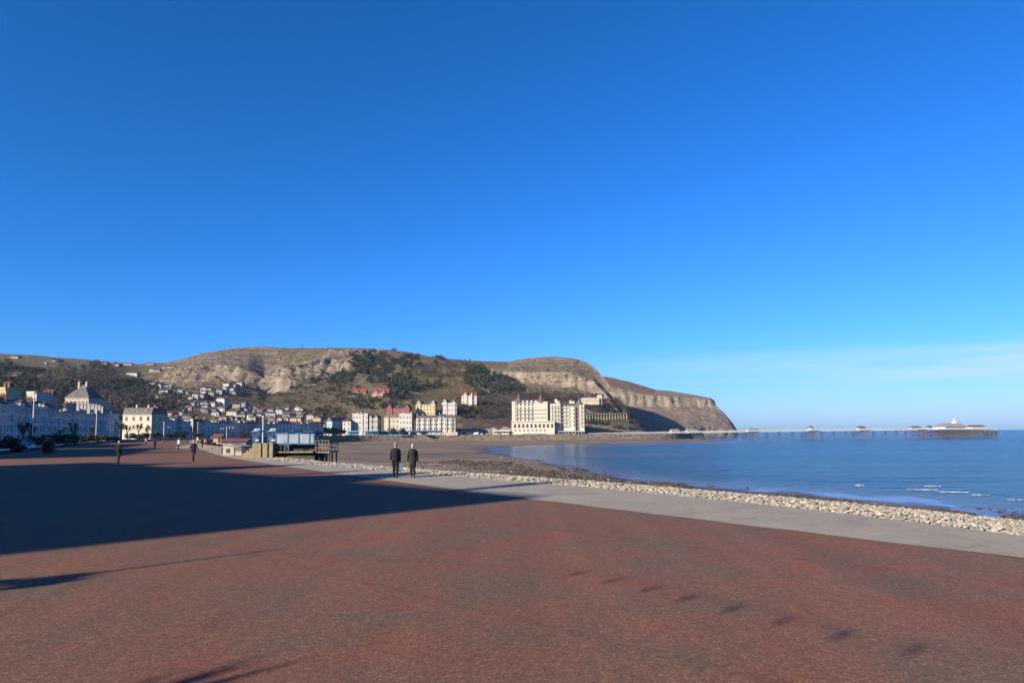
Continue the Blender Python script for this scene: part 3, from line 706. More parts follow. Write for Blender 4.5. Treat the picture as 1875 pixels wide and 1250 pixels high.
def zone_main(px, py, lv, h, s_):
    c, grass, brack, rock, green, earth, n1, n2 = region_cover(px, py, lv)
    rk = 0.0; px += 26*n1+9*n2; lv += 0.25*n2
    if px < 270:
        c = earth.lerp(green, 0.35+0.5*n1); rk = 0.1
        if lv > 5: c = c.lerp(grass, 0.5)
    else:
        cl = math.exp(-((lv-3.5)/0.62)**2)          # cliff band
        on = 0.0
        if 300 < px < 480: on = 1
        elif px < 690: on = 0.0
        elif px > 865: on = sm(865, 900, px)
        rk = on*min(1, cl*1.15)*(0.75+0.6*h+0.5*s_)
        if 465 < px < 700:                            # bare tan crag climbing to the skyline
            lo = float(np.interp(px, (470, 480, 530, 600, 660, 700), (712, 722, 714, 690, 665, 652))); hi = float(np.interp(px, (470, 480, 510, 560, 620, 700), (706, 692, 674, 655, 641, 636)))
            ins = min((lo-py)/6.0, (py-hi)/7.0)+1.6*h+0.8*n2
            rk = max(rk, min(1, max(0, ins))*(0.85+.5*h+.3*s_))
        if lv > 4.6 and px > 930: rk = max(rk, 0.35+0.7*s_+0.3*h)
        if lv > 4.4 and 300 < px < 520: rk = max(rk, 0.25+0.9*s_+0.4*h)
        if px > 1080: rk = max(rk, 0.5)
        if 300 <= px < 470 and lv < 3: c = c.lerp(brack, 0.4)
        if 380 < px < 640 and 1.6 < lv < 3: c = Vector((0.085, 0.062, 0.045)).lerp(green, 0.3+0.5*n2)
        if 760 < px < 870 and 2 < lv < 4.2: c = Vector((0.115, 0.092, 0.035)).lerp(brack, 0.3+0.5*n1)
        if 840 < px < 1180 and lv < 2.4: c = Vector((0.092, 0.064, 0.056)).lerp(earth, 0.5+n1)
        if 700 < px < 930 and lv > 5: c = c.lerp(brack, 0.6)
    rk = min(1, max(0, rk))
    rc = rock if px > 700 or px < 472 else Vector((0.285, 0.240, 0.182))
    c = c.lerp(rc, rk)
    return (c.x, c.y, c.z, rk)
def zone_head(px, py, lv, h, s_):
    c, grass, brack, rock, green, earth, n1, n2 = region_cover(px, py, lv)
    rk = 0.0
    px += 14*n1; lv += 0.2*n2
    cl = math.exp(-((lv-3.5)/0.55)**2)
    if lv < 2.7: c = Vector((0.180, 0.130, 0.108)).lerp(Vector((0.195, 0.155, 0.125)), 0.5+n2)
    if lv < 1.0: rk = 0.7
    if lv > 4.1: c = Vector((0.165, 0.098, 0.065)).lerp(grass, sm(1180, 1260, px)*0.8+0.3*n1)
    rk = max(rk, min(1, cl*1.2)*(0.8+0.5*h))
    if lv > 4.0 and px > 1200: rk = max(rk, 0.35+0.5*s_)
    rk = min(1, max(0, rk)); c = c.lerp(Vector((0.265, 0.225, 0.185)), rk)
    return (c.x, c.y, c.z, rk)
HV, HNR, HPX, HPY = hill('hill', LV_MAIN, -400, 1200, 2.5, [10, 22, 26, 18, 16, 14, 3, 3], zone_main, 300)
_ = hill('headland', LV_HEAD, 1000, 1352.5, 2.5, [4, 14, 8, 18, 16, 3, 3], zone_head, 400, rough=0.9)
HVa = np.array([v[:] for v in HV]).reshape(len(HPX), HNR, 3)
def on_hill(px, py):
    """world point of the hill surface seen at this pixel"""
    k = (px-HPX[0])/2.5; i = int(max(0, min(len(HPX)-1, round(k)))); col = HPY[i]
    n = HNR-7
    pys = np.array(col[:n]); j = int(np.argmin(np.abs(pys-py)))
    p = HVa[i, j]; q = P(px, py, float(p[1])); return Vector((q.x, p[1], p[2]))
# ================================================================== BUILDINGS
_cache = {}
def win_mesh(w, h, arch=False, dark=False):
    key = ('win', round(w, 2), round(h, 2), arch)
    if key in _cache: return _cache[key]
    mb = MB(); t = 0.09*max(1, w/1.0)
    if arch:
        n = 8; outer = [(-w/2, 0), (w/2, 0)]+[(w/2*math.cos(PI*k/n), h-w/2+w/2*math.sin(PI*k/n)) for k in range(n+1)]
        inner = [(x*0.8, 0.06+z*0.93) for x, z in outer]
        mb.prism(outer, -0.05, 0.10, 0); mb.prism(inner, -0.075, 0.0, 1)
    else:
        mb.box(-w/2-t, -w/2, -0.07, 0.1, -t, h+t); mb.box(w/2, w/2+t, -0.07, 0.1, -t, h+t)
        mb.box(-w/2, w/2, -0.07, 0.1, h, h+t); mb.box(-w/2-t*0.6, w/2+t*0.6, -0.15, 0.1, -t*1.6, -0.002)
        mb.box(-w/2, w/2, -0.03, 0.05, 0, h, 1)
        mb.box(-w/2, w/2, -0.055, -0.032, h*0.5-0.035, h*0.5+0.035)
    _cache[key] = mb.mesh('window', [M['frame'], M['glass']])
    return _cache[key]
def roof_gable(w, d, z, h, ov=0.4, axis='x'):
    """axis x: ridge runs parallel with the front; returns MB"""
    mb = MB(); t = 0.25
    if axis == 'x':
        mb.prismx([(-ov, z-0.1), (d+ov, z-0.1), (d/2, z+h)], -w/2-ov, w/2+ov)
    else:
        mb.prism([(-w/2-ov, z-0.1), (w/2+ov, z-0.1), (0, z+h)], -ov, d+ov)
    return mb
def roof_hip(w, d, z, h, ov=0.4, top=0.0):
    mb = MB(); i = min(w, d)/2*(1-top)
    x0, x1, y0, y1 = -w/2-ov, w/2+ov, -ov, d+ov
    mb.add([(x0, y0, z), (x1, y0, z), (x1, y1, z), (x0, y1, z), (x0+i, y0+i*0.98, z+h), (x1-i, y0+i*0.98, z+h), (x1-i, y1-i*0.98, z+h), (x0+i, y1-i*0.98, z+h)],
           [(3, 2, 1, 0), (0, 1, 5, 4), (1, 2, 6, 5), (2, 3, 7, 6), (3, 0, 4, 7), (4, 5, 6, 7)])
    return mb
def roof_mansard(w, d, z, h, ins=1.6, ov=0.3):
    mb = MB(); x0, x1, y0, y1 = -w/2-ov*0, w/2+ov*0, -ov, d+ov
    mb.add([(x0, y0, z), (x1, y0, z), (x1, y1, z), (x0, y1, z), (x0, y0+ins, z+h), (x1, y0+ins, z+h), (x1, y1-ins, z+h), (x0, y1-ins, z+h)],
           [(3, 2, 1, 0), (0, 1, 5, 4), (1, 2, 6, 5), (2, 3, 7, 6), (3, 0, 4, 7), (4, 5, 6, 7)])
    return mb
def chimney_mb(w=1.6, d=0.7, h=1.8, pots=4, pot=1):
    mb = MB(); mb.box(-w/2, w/2, -d/2, d/2, -1.2, h); mb.box(-w/2-.1, w/2+.1, -d/2-.1, d/2+.1, h-.35, h-.15)
    for k in range(pots):
        x = -w/2+w*(k+.5)/pots; mb.lathe((x, 0, h), [(0.13, 0), (0.15, 0.1), (0.12, 0.55), (0.16, 0.6)], 6, pot)
    return mb
def house(name, label, cat, loc, rz, w, d, h, storeys, bays, wall='white', roof='slate', rtype='gx', rh=2.2, group=None, chim=(0.0,), door=True,
          ww=1.0, wh=1.5, bay=None, dormers=0, cornice=False, porch=False, side=0, gables=(), attic=0, chmat='chim', base=4.0, arch0=False, back_off=0):
    t = thing(name, label, cat, loc, rz, group)
    key = (w, d, h, storeys, bays, wall, rtype, rh, cornice, tuple(gables), bay, base)
    mb = MB(); mb.box(-w/2, w/2, 0, d, -base, h)
    if cornice:
        mb.box(-w/2-.002, w/2+.002, -0.35, -.003, h-0.45, h-0.1)
        mb.box(-w/2-.003, w/2+.003, -0.12, -.003, h/storeys*1.02-0.1, h/storeys*1.02+0.12)
    if rtype == 'gx' and rh > 0.5:
        mb.prismx([(0.0, h), (d, h), (d/2, h+rh-0.15)], -w/2, w/2)
    if rtype == 'gy':
        mb.prism([(-w/2, h), (w/2, h), (0, h+rh-0.15)], 0, d)
    if rtype == 'flat':
        mb.box(-w/2, w/2, -0.25, 0.0, h-.1, h+0.7); mb.box(-w/2, w/2, d-.3, d, h, h+.7); mb.box(-w/2, -w/2+.3, 0, d-.3, h, h+.7); mb.box(w/2-.3, w/2, 0, d-.3, h, h+.7)
    for (gx, gw, gh) in gables:      # front gables breaking the eaves
        mb.prism([(gx-gw/2, -base), (gx+gw/2, -base), (gx+gw/2, h), (gx, h+gh), (gx-gw/2, h)], -0.7, 0.5)
    mb.build('wall', M[wall], t)
    if bay:                          # projecting bay windows up the front
        bx, bw, bs = bay
        bb = MB(); hb = h/storeys*bs
        bb.add([(bx-bw/2, 0, -1), (bx-bw*.3, -1.0, -1), (bx+bw*.3, -1.0, -1), (bx+bw/2, 0, -1), (bx-bw/2, 0, hb), (bx-bw*.3, -1.0, hb), (bx+bw*.3, -1.0, hb), (bx+bw/2, 0, hb)],
               [(0, 1, 5, 4), (1, 2, 6, 5), (2, 3, 7, 6), (4, 5, 6, 7)])
        bb.build('bay', M[wall], t)
    rb = None
    if rtype == 'gx': rb = roof_gable(w, d, h, rh, 0.35)
    elif rtype == 'gy': rb = roof_gable(w, d, h, rh, 0.35, 'y')
    elif rtype == 'hip': rb = roof_hip(w, d, h+.02, rh)
    elif rtype == 'mansard': rb = roof_mansard(w, d, h+.02, rh)
    elif rtype == 'flat': rb = MB(); rb.box(-w/2+.31, w/2-.31, 0.01, d-.31, h+.01, h+.12)
    for (gx, gw, gh) in gables:
        rb.add([(gx-gw/2-.3, -1.0, h-.25), (gx, -1.0, h+gh+.2), (gx+gw/2+.3, -1.0, h-.25), (gx-gw/2-.3, d*.5, h-.25), (gx, d*.5, h+gh+.2), (gx+gw/2+.3, d*.5, h-.25),
                (gx-gw/2-.3, -1.0, h-.5), (gx, -1.0, h+gh-.05), (gx+gw/2+.3, -1.0, h-.5)],
               [(0, 1, 4, 3), (1, 2, 5, 4), (6, 7, 1, 0), (7, 8, 2, 1)])
    ro = rb.build('roof', M[roof], t)
    for i, cx in enumerate(chim):
        c = chimney_mb().build('chimney', [M[chmat], M['pot']], ro)
        cy = d/2 if rtype in ('gx', 'gy') else d*0.45
        if name == 'hillside_house': c.scale = (.55, .55, .6)
        c.location = (cx*w/2*0.92, cy, h+rh*0.92 if rtype != 'flat' else h+.4)
        if rtype != 'gy' : c.rotation_euler = (0, 0, PI/2)
    fh = h/storeys
    for s in range(storeys):
        for b in range(bays):
            x = -w/2+w*(b+.5)/bays
            if s == 0 and door and b == bays//2: continue
            y = -0.02
            if bay and abs(x-bay[0]) < bay[1]*.3 and s < bay[2]: y = -1.02
            for (gx, gw, gh) in gables:
                if abs(x-gx) < gw/2: y = -0.72
            a = arch0 and s == 0
            link('window', win_mesh(ww, min(wh, fh*0.62), a), t, (x, y, s*fh+fh*0.24))
    for (gx, gw, gh) in gables:
        if gh > 1.8: link('window', win_mesh(ww*.8, min(wh, gh*.5)), t, (gx, -0.72, h+0.2))
    if rtype == 'gy' and rh > 2 and attic: link('window', win_mesh(ww*.8, wh*.7), t, (0, -.02, h+0.2))
    for k in range(side):            # windows in the right-hand wall and left-hand wall
        for s in range(storeys):
            for sx in (-1, 1):
                o = link('window', win_mesh(ww, min(wh, fh*.62)), t, (sx*(w/2+.02), d*(k+.5)/side, s*fh+fh*.24), sx*PI/2)
    if door:
        db = MB(); x = -w/2+w*(bays//2+.5)/bays
        db.box(x-.55, x+.55, -.06, .02, 0, 2.2, 0); db.box(x-.7, x-.55, -.12, .02, 0, 2.4, 1); db.box(x+.55, x+.7, -.12, .02, 0, 2.4, 1); db.box(x-.55, x+.55, -.12, .02, 2.2, 2.4, 1)
        db.build('door', [M['door'], M['frame']], t)
        if porch:
            pb = MB(); pb.box(x-1.3, x+1.3, -1.8, -.13, 2.7, 3.0)
            for sx in (-1.15, 1.15): pb.tube((x+sx, -1.65, -.4), (x+sx, -1.65, 2.7), 0.12)
            pb.build('porch', M[wall], t)
    for k in range(dormers):
        x = -w/2+w*(k+.5)/dormers; dm = MB()
        y0 = 0.35; dm.box(x-.75, x+.75, y0, y0+2.2, h+.15, h+rh*.62, 0)
        dm.add([(x-.95, y0-.15, h+rh*.62), (x+.95, y0-.15, h+rh*.62), (x, y0-.15, h+rh*.62+.7), (x-.95, y0+2.6, h+rh*.62), (x+.95, y0+2.6, h+rh*.62), (x, y0+2.6, h+rh*.62+.7)],
               [(0, 1, 2), (0, 2, 5, 3), (1, 4, 5, 2)], 1)
        do = dm.build('dormer', [M[wall], M[roof]], ro)
        dm2 = MB(); dm2.box(x-.5, x+.5, y0-.04, y0-.001, h+.4, h+rh*.58); dm2.build('pane', M['glass'], ro)
    return t

# ---- seafront terraces (their fronts look right, out to sea)
ORD = ['first', 'second', 'third', 'fourth', 'fifth', 'sixth', 'seventh', 'eighth', 'ninth', 'tenth', 'eleventh', 'twelfth', 'thirteenth', 'fourteenth', 'fifteenth', 'sixteenth', 'seventeenth', 'eighteenth', 'nineteenth', 'twentieth']
CN = dict(terr='white', terrb='pale blue', terrg='pale green', terrc='cream', terrd='grey')
def terrace(path, hw, h0, h1, where, group, wallseq, roofs=('slate', 'slatel'), start_extra=None):
    pts = resample(path, 1.0); L_ = sum((b-a).length for a, b in zip(pts, pts[1:])); n = int(round(L_/hw)); w = L_/n
    ps = resample(path, w)
    for i in range(len(ps)-1):
        a, b = ps[i], ps[i+1]; d = (b-a).normalized(); c = (a+b)/2; ww_ = (b-a).length
        rz = math.atan2(d.y, d.x)           # local +x runs away along the street, local -y looks at the sea
        h = h0+(h1-h0)*i/(len(ps)-2)+(0.35 if i % 4 == 1 else 0)+(-0.25 if i % 5 == 3 else 0)
        wl_ = wallseq[i % len(wallseq)]; rf = roofs[(i//2) % len(roofs)]
        rt, rh, dn = (('mansard', 2.0, 2) if i % 3 == 0 else ('gx', 1.9, 0 if i % 3 == 1 else 2))
        cn = CN[wl_]
        feat = ''
        house('terraced_hotel', f'shaded {cn} terraced hotel, {ORD[i]} from near end of {where}', 'hotel', (c.x, c.y, -.02), rz, ww_-0.01, 12, h, 4, 3, wl_, rf, rt, rh,
              group, chim=(-1.0,), dormers=dn, cornice=True, porch=(i % 2 == 0), bay=(ww_*0.27, ww_*0.36, 3) if i % 2 else None, ww=1.15, wh=1.9, base=0.5)
terrace([(-133, 176), (-158, 232), (-178, 285), (-190, 330)], 10.5, 10.6, 12.4, 'the near terrace', 'terraced hotels facing the sea at the left',
        ['terr', 'terr', 'terrb', 'terr', 'terr', 'terr', 'terrb'])
terrace([(-186.5, 366), (-195, 395), (-203, 432)], 10.5, 10.5, 10.0, 'the row behind the yellow block', 'terraced hotels behind the yellow end block',
        ['terr', 'terrb', 'terr', 'terrd'])
terrace([(-205, 446), (-204, 480), (-193, 520), (-176, 552), (-158, 572)], 10.5, 10.2, 10.4, 'the far crescent', 'terraced hotels of the farther crescent',
        ['terrd', 'terrb', 'terrg', 'terrb', 'terr', 'terrg'])
def face(px0, px1, Y, turn=0.0):
    """front wall between two columns, looking back toward the photographer"""
    a = XatY(px0, Y); b = XatY(px1, Y); return (a+b)/2, (b-a)
def front_house(name, label, cat, px0, px1, py_top, Y, z0, storeys, bays, foot=None, **k):
    if foot:
        q_ = on_hill((px0+px1)/2, foot); Y = q_.y; z0 = q_.z-1.0; k['base'] = 3.0
    k.setdefault('base', 9.0); x, w = face(px0, px1, Y); ztop = P((px0+px1)/2, py_top, Y).z
    return house(name, label, cat, (x, Y, z0), k.pop('rz', 0.0), w, k.pop('d', 12), ztop-z0, storeys, bays, **k)
# yellow end block whose lit end wall faces the camera
yb = front_house('end_block', 'sunlit pale yellow end block with a grey mansard roof between two shaded terraces', 'hotel', 224, 277, 758, 350, -.02, 3, 4, wall='cream', roof='slatel', rtype='mansard', rh=3.4,
                 d=16, dormers=3, chim=(-.6, .3), chmat='cream', cornice=True, ww=1.2, wh=1.9, side=3, base=.5)
front_house('end_block', 'plain sunlit cream gable end standing on above the far crescent terrace', 'hotel', 341, 353, 768, 444, -.02, 4, 1, wall='ivory', roof='slatel', rtype='flat', rh=.5, d=12, chim=(), door=False, base=.5)
# pavilion block rising behind the near terrace
front_house('pavilion_block', 'cream tower block with a tall grey pyramid roof rising above the left terrace', 'hotel', 117, 160, 728, 300, 0, 5, 6, wall='ivory', roof='slatel', rtype='hip', rh=6.0, d=11, chim=(-.45, .25), chmat='ivory', ww=.9, wh=1.5, side=2, cornice=True)
front_house('rooftop_block', 'low white roof block just left of the pale flagpole', 'hotel', 46, 64, 720, 236, 0, 4, 2, wall='white', roof='slatel', rtype='flat', rh=.5, d=8, chim=(), door=False)
front_house('chimney_block', 'buff brick block crowned by a row of red pots, right of the pale flagpole', 'hotel', 68, 86, 726, 246, 0, 4, 1, wall='peach', roof='redtile', rtype='flat', rh=.5, d=7, chim=(-.8, 0., .8), door=False)
front_house('chimney_block', 'small yellow block at the very left edge above the terrace', 'hotel', -12, 7, 713, 208, 0, 4, 1, wall='yellow', roof='redtile', rtype='flat', rh=.5, d=7, chim=(-.4, .4), door=False)
front_house('rooftop_block', 'low white roof block right of the pyramid roof', 'hotel', 166, 187, 737, 325, 0, 4, 2, wall='ivory', roof='slatel', rtype='flat', rh=.5, d=7, chim=(), door=False)
# white parapet chimneys catching the sun on the near terrace
c0 = chimney_mb(1.5, 1.1, 2.3, 3, 0).mesh('chimney_stack', [M['white'], M['pot']])
for i, px in enumerate([126, 133, 140, 147, 153, 160, 167, 173, 179, 184, 190]):
    Y = 247+66*i/11; p = P(px, 742+7*i/11, Y)
    o = link('chimney_stack', c0, None, (XatY(px, Y+3), Y+3, p.z-1.2), 0.3)
    tag(o, f'sunlit white chimney stack, {ORD[i]} from left along the near terrace roof', 'chimney', 'white chimney stacks on the near terrace roof')

# ---- hotels at the head of the bay, sunlit, facing the camera
kw = dict(cornice=True)
front_house('gabled_hall', 'pale blue gable-fronted hall with a blue-grey roof', 'hall', 597, 609, 771, 600, 2, 2, 2, wall='paleblue', roof='slatel', rtype='gy', rh=3.6, d=26, chim=(), ww=.8, wh=1.2, rz=R(-22))
front_house('tower_house', 'narrow white tower house with a small dark cap, right of the pale blue hall', 'house', 627, 642, 771, 606, 1, 3, 2, wall='white', roof='slate', rtype='hip', rh=3.0, d=9, chim=(.2,))
front_house('seafront_hotel', 'white four-storey hotel with a raised middle, left of the twin gables', 'hotel', 645, 673, 758, 612, 0.5, 4, 5, wall='white', roof='slatel', rtype='flat', rh=1, d=12, chim=(-.6, .5), chmat='white', gables=((0.8, 3.6, 3.0),), **kw)
front_house('seafront_hotel', 'white hotel with two pointed gables right of the flat-topped white one', 'hotel', 673, 693, 765, 614, 0.5, 3, 4, wall='offwhite', roof='slate', rtype='gx', rh=2.5, d=12, chim=(.9,), gables=((-2.4, 3.6, 3.2), (2.4, 3.6, 3.2)))
front_house('seafront_hotel', 'cream hotel with a bay window and slate roof below the red brick hotel', 'hotel', 703, 731, 764, 616, 0.5, 3, 4, wall='ivory', roof='slatel', rtype='mansard', rh=2.6, d=12, chim=(-.9, .2), dormers=2, bay=(-3.6, 3.4, 3), **kw)
front_house('seafront_hotel', 'broad cream hotel with tall ground floor under the red brick hotel', 'hotel', 731, 754, 758, 616, 0.5, 4, 4, wall='white', roof='slatel', rtype='flat', rh=1, d=14, chim=(-.5, .8), chmat='white', **kw)
x, w = face(762, 834, 618)
for i in range(7):
    dx = w/7; wl_ = ['white', 'white', 'offwhite', 'white', 'white', 'white', 'offwhite'][i]
    hh = 15.2+(.9 if i == 4 else 0)
    house('terraced_hotel', f'sunlit {"white" if wl_ == "white" else "off-white"} terraced hotel with dormers, {ORD[i]} from left of the bright row', 'hotel', (x-w/2+dx*(i+.5), 618, .5), 0, dx-.01, 12, hh, 4, 2, wl_, 'slate', 'mansard', 2.6,
          'sunlit terraced hotels at the head of the bay', chim=(-1.0,), dormers=2, cornice=True, bay=(-dx*.2, 2.6, 4), ww=.95, wh=1.8, chmat='offwhite')
front_house('brick_hotel', 'large red brick hotel with a pointed gable at each end, standing above the cream hotels', 'hotel', 707, 751, 747, 680, 4, 4, 7, foot=770, wall='brick', roof='slate', rtype='gx', rh=3.0, d=13, chim=(-.9, 0, .9), gables=((-9.0, 5.2, 4.6), (9.0, 5.2, 4.6)), dormers=3, ww=1.1, wh=1.8)
front_house('gabled_house', 'tall yellow house with a gable at each end, above the white terrace', 'house', 761, 798, 740, 690, 4, 4, 6, foot=764, wall='yellow', roof='slate', rtype='gx', rh=3.6, d=12, chim=(-.5, .4), gables=((-7.6, 4.8, 5.0), (7.6, 4.8, 5.0)), dormers=2, ww=1.0, wh=1.7)
front_house('gabled_house', 'white house with two slate gables, right of the yellow one', 'house', 808, 836, 737, 700, 4, 3, 5, foot=760, wall='white', roof='slate', rtype='gx', rh=3.0, d=12, chim=(-.2, .9), gables=((-4.6, 5.4, 4.6), (4.8, 4.2, 3.2)), ww=1.0, wh=1.7)
wt = front_house('turret_house', 'white house with a small spire and a red roof on the wooded slope', 'house', 845, 873, 724, 730, 0, 3, 4, foot=744, wall='white', roof='redtile', rtype='gx', rh=3.6, d=12, chim=(.9,), gables=((-4.4, 5.0, 4.4),), ww=1.0, wh=1.6)
mb = MB(); mb.lathe((3.0, -.6, 8), [(1.3, -6), (1.3, 3.6), (1.7, 3.8), (.05, 8.4)], 8); mb.build('turret', M['white'], wt)
for (a, b, yb_, yt, lb) in [(645, 669, 726, 713, 'red roofed villa high among dark trees, the left of two'), (681, 711, 729, 714, 'red brick gabled villa on the slope, the right of two among the trees')]:
    p = on_hill((a+b)/2, yb_)
    front_house('hill_villa', lb, 'house', a, b, yt+5, p.y, p.z-1, 2, 5, wall='stone' if a == 645 else 'pink', roof='redtile', rtype='gx', rh=5.2, d=10, chim=(-.7, .6), gables=(((b-a)*.12, 4.6, 3.6), (-(b-a)*.17, 4.2, 3.2)) if a > 660 else ((-3, 5, 3.8),), ww=1.0, wh=1.4)

# ---- the great cream hotel beside the pier
def grand():
    Y = 650; x0 = XatY(937.5, Y); z0 = -1.5
    gt = thing('grand_hotel', 'huge cream seafront hotel of many balconied storeys with conical roofed corners beside the pier', 'hotel', (x0, Y, z0), 0)
    def X(px): return XatY(px, Y)-x0
    def Z(py, px=1000): return P(px, py, Y).z-z0
    W = 'cream'
    top = Z(737); mid = Z(772)
    body = MB(); xl, xr = X(937.5), X(1003)
    body.box(xl, xr, 0, 18, -5, top)                          # left block
    body.box(xl-.4, X(1015), -5.0, -.003, -5, mid)            # arcaded lower front
    xm = X(1008); body.box(xr+.004, xm, 5, 18, -5, top-1.5)   # recessed link
    x2 = X(1027); body.box(xm+.004, x2, 2, 20, -5, top-1.0)
    x3 = X(1062); body.box(x2+.004, x3, 4.5, 20, -5, Z(743))
    x4 = X(1071); body.box(x3+.004, x4, 3.5, 22, -5, Z(741))
    body.box(X(937.5), X(944), -.5, -.004, mid+.003, Z(734)); body.box(X(979), xr+.002, -.5, -.004, mid+.003, Z(735))
    body.build('wall', M[W], gt)
    # roofs
    r = MB()
    r.add([(xl+8, 1.2, top), (xr-10, 1.2, top), (xr-10, 15, top), (xl+8, 15, top), (xl+8, 4, top+3.0), (xr-10, 4, top+3.0), (xr-10, 12, top+3.0), (xl+8, 12, top+3.0)],
          [(0, 1, 5, 4), (1, 2, 6, 5), (2, 3, 7, 6), (3, 0, 4, 7), (4, 5, 6, 7)])
    r2_ = MB(); r2_.add([(x2, 5, Z(743)), (x3, 5, Z(743)), (x3, 19, Z(743)), (x2, 19, Z(743)), (x2+2, 9, Z(738)), (x3-2, 9, Z(738)), (x3-2, 15, Z(738)), (x2+2, 15, Z(738))],
          [(0, 1, 5, 4), (1, 2, 6, 5), (2, 3, 7, 6), (3, 0, 4, 7), (4, 5, 6, 7)])
    ro = r.build('roof', M['slate'], gt)
    r2_.build('roof', M['slate'], gt)
    for k in range(4):
        d = MB(); cx = xl+10.5+k*(xr-xl-20)/3.4; d.box(cx-.9, cx+.9, 1.0, 3.2, top+.05, top+2.2); d.build('dormer', M['silver'], ro)
    for (px, yy) in ((950.5, 8), (991, 8)):
        t = MB(); cx = X(px); t.lathe((cx, yy-5, top), [(4.2, 0), (4.4, .5), (4.2, .8), (2.2, 3.6), (1.0, 6.6), (.25, 9.4), (.06, 10.6)], 10)
        t.build('conical_roof', M['purpletile' if px < 960 else 'browntile'], gt)
    t = MB(); t.lathe((X(1063), 7, 0), [(3.6, -2), (3.6, Z(741)), (3.9, Z(740.5)), (2.0, Z(735)), (.9, Z(731)), (.1, Z(727))], 10); t.build('conical_roof', M['slatel'], gt)
    for px, hh in ((1006, 735), (1020, 731.5), (1024, 735), (1047, 734), (1052, 735.5)):
        c = chimney_mb(2.2, 1.0, 2.4, 4).build('chimney', [M['cream'], M['pot']], gt); c.location = (X(px), 11, Z(hh)-1.5)
    # balconied windows: left block
    wm = win_mesh(1.5, 2.3); wa = win_mesh(2.6, 4.0, True); ws = win_mesh(1.1, 1.9)
    fl = (top-mid)/5.0
    bal = MB(); bal.box(-1.7, 1.7, -1.3, -.02, -.32, -.12); 
    bal.box(-1.7, 1.7, -1.3, -1.22, .55, .68); 
    for k in range(8): bal.box(-1.7+k*.48, -1.62+k*.48, -1.29, -1.23, -.12, .55)
    bm_ = bal.mesh('balcony', M['wpaint'])
    cols = [947.5, 953.5, 961.5, 968.5, 975.5, 982.5, 990, 997]
    n = 0
    for s in range(5):
        for ci, px in enumerate(cols):
            y = -.03; z = mid+s*fl+.9
            link('window', wm, gt, (X(px), y, z))
            if s < 4: link('balcony', bm_, gt, (X(px), y-.02, z-.25))
    for k in range(10):
        link('window', wa, gt, (X(943+k*7.5), -5.03, mid-5.6))
    for k in range(8): link('window', win_mesh(1.6, 1.1), gt, (X(944+k*7.6), -5.03, mid-8.6))
    cb = MB(); cb.box(xl-.8, X(1015)+.4, -5.6, -5.003, mid-.3, mid+.25); cb.box(xl-.2, xr+.2, -.75, -.503, top-.2, top+.35); cb.build('cornice', M['ivory'], gt)
    tr = MB(); tr.box(xl-.4, X(1015), -5.2, -.6, mid+.26, mid+.9); tr.build('terrace_parapet', M['ivory'], gt)
    for s in range(6):
        for (pxs, y) in (((1012, 1018, 1023.5), 2), ((1032, 1038.5, 1045), 4.5), ((1057,), 4.5), ((1066.5,), 3.5)):
            for px in pxs:
                z = mid-5+s*fl*.98+.9
                if z > Z(745): continue
                link('window', ws, gt, (X(px), y-.03, z)); 
                if px != 1045: link('balcony', bm_, gt, (X(px), y-.05, z-.25))
    bx = MB()   # full-height bay with balconies on the right wing
    bx.add([(X(1048), 4.5, -5), (X(1050), 1.6, -5), (X(1054), 1.6, -5), (X(1056), 4.5, -5), (X(1048), 4.5, Z(744)), (X(1050), 1.6, Z(744)), (X(1054), 1.6, Z(744)), (X(1056), 4.5, Z(744))],
           [(0, 1, 5, 4), (1, 2, 6, 5), (2, 3, 7, 6), (4, 5, 6, 7)]); bx.build('bay', M['ivory'], gt)
    for s in range(6): link('window', ws, gt, (X(1052), 1.57, mid-5+s*fl*.98+.9))
    # blue hoardings and white verandah at the foot
    for (a, b) in ((957, 975), (976, 999)):
        p = MB(); p.box(X(a), X(b), -6.6, -5.7, -1.2, 2.2); p.box(X(a)-.2, X(b)+.2, -6.9, -5.6, 2.2, 2.6); p.build('blue_shopfront', [M['bluel']], gt)
    p = MB(); p.box(X(1016), X(1031), -5, -3, -1.5, 2.6); p.build('blue_shopfront', M['blue'], gt)
    p = MB()
    p.prismx([(-2, 4.4), (2.9, 4.4), (2.9, 5.2), (-2, 4.7)], X(1016), X(1066)); 
    for k in range(9): p.tube((X(1017+k*6), -1.7, -2), (X(1017+k*6), -1.7, 4.4), .16)
    p.build('verandah', M['wpaint'], gt)
    return gt
grand()

# ---- white lodge and colonnade right of the great hotel, lookout turret
def colonnade():
    ct = thing('colonnade', 'long white columned walk below the cliffs, right of the great hotel', 'colonnade', P(1075, 780, 735))
    o = ct.location; mb = MB(); xs_ = [XatY(1075+i*5.2, 735)-o.x for i in range(15)]
    z1 = [P(1075+i*5.2, 760-0.55*abs(i-14)*0.0-i*.25, 735).z-o.z for i in range(15)]
    for i, x in enumerate(xs_): mb.box(x-.24, x+.24, 0, .5, z1[i]-6.0, z1[i])
    mb.build('columns', M['ivory'], ct)
    rb = MB()
    for i in range(14): rb.add([(xs_[i], -.6, z1[i]), (xs_[i+1], -.6, z1[i+1]), (xs_[i+1], 3, z1[i+1]+.3), (xs_[i], 3, z1[i]+.3), (xs_[i], -.6, z1[i]+.7), (xs_[i+1], -.6, z1[i+1]+.7), (xs_[i+1], 3, z1[i+1]+1.0), (xs_[i], 3, z1[i]+1.0)],
                               [(3, 2, 1, 0), (4, 5, 6, 7), (0, 1, 5, 4), (2, 3, 7, 6), (0, 4, 7, 3), (1, 2, 6, 5)])
    rb.build('roof', M['slatel'], ct)
    wb = MB(); wb.box(-2, xs_[-1]+3, 3.2, 4.0, -8, z1[-1]-1.0); wb.build('rear_wall', M['concd'], ct)
colonnade()
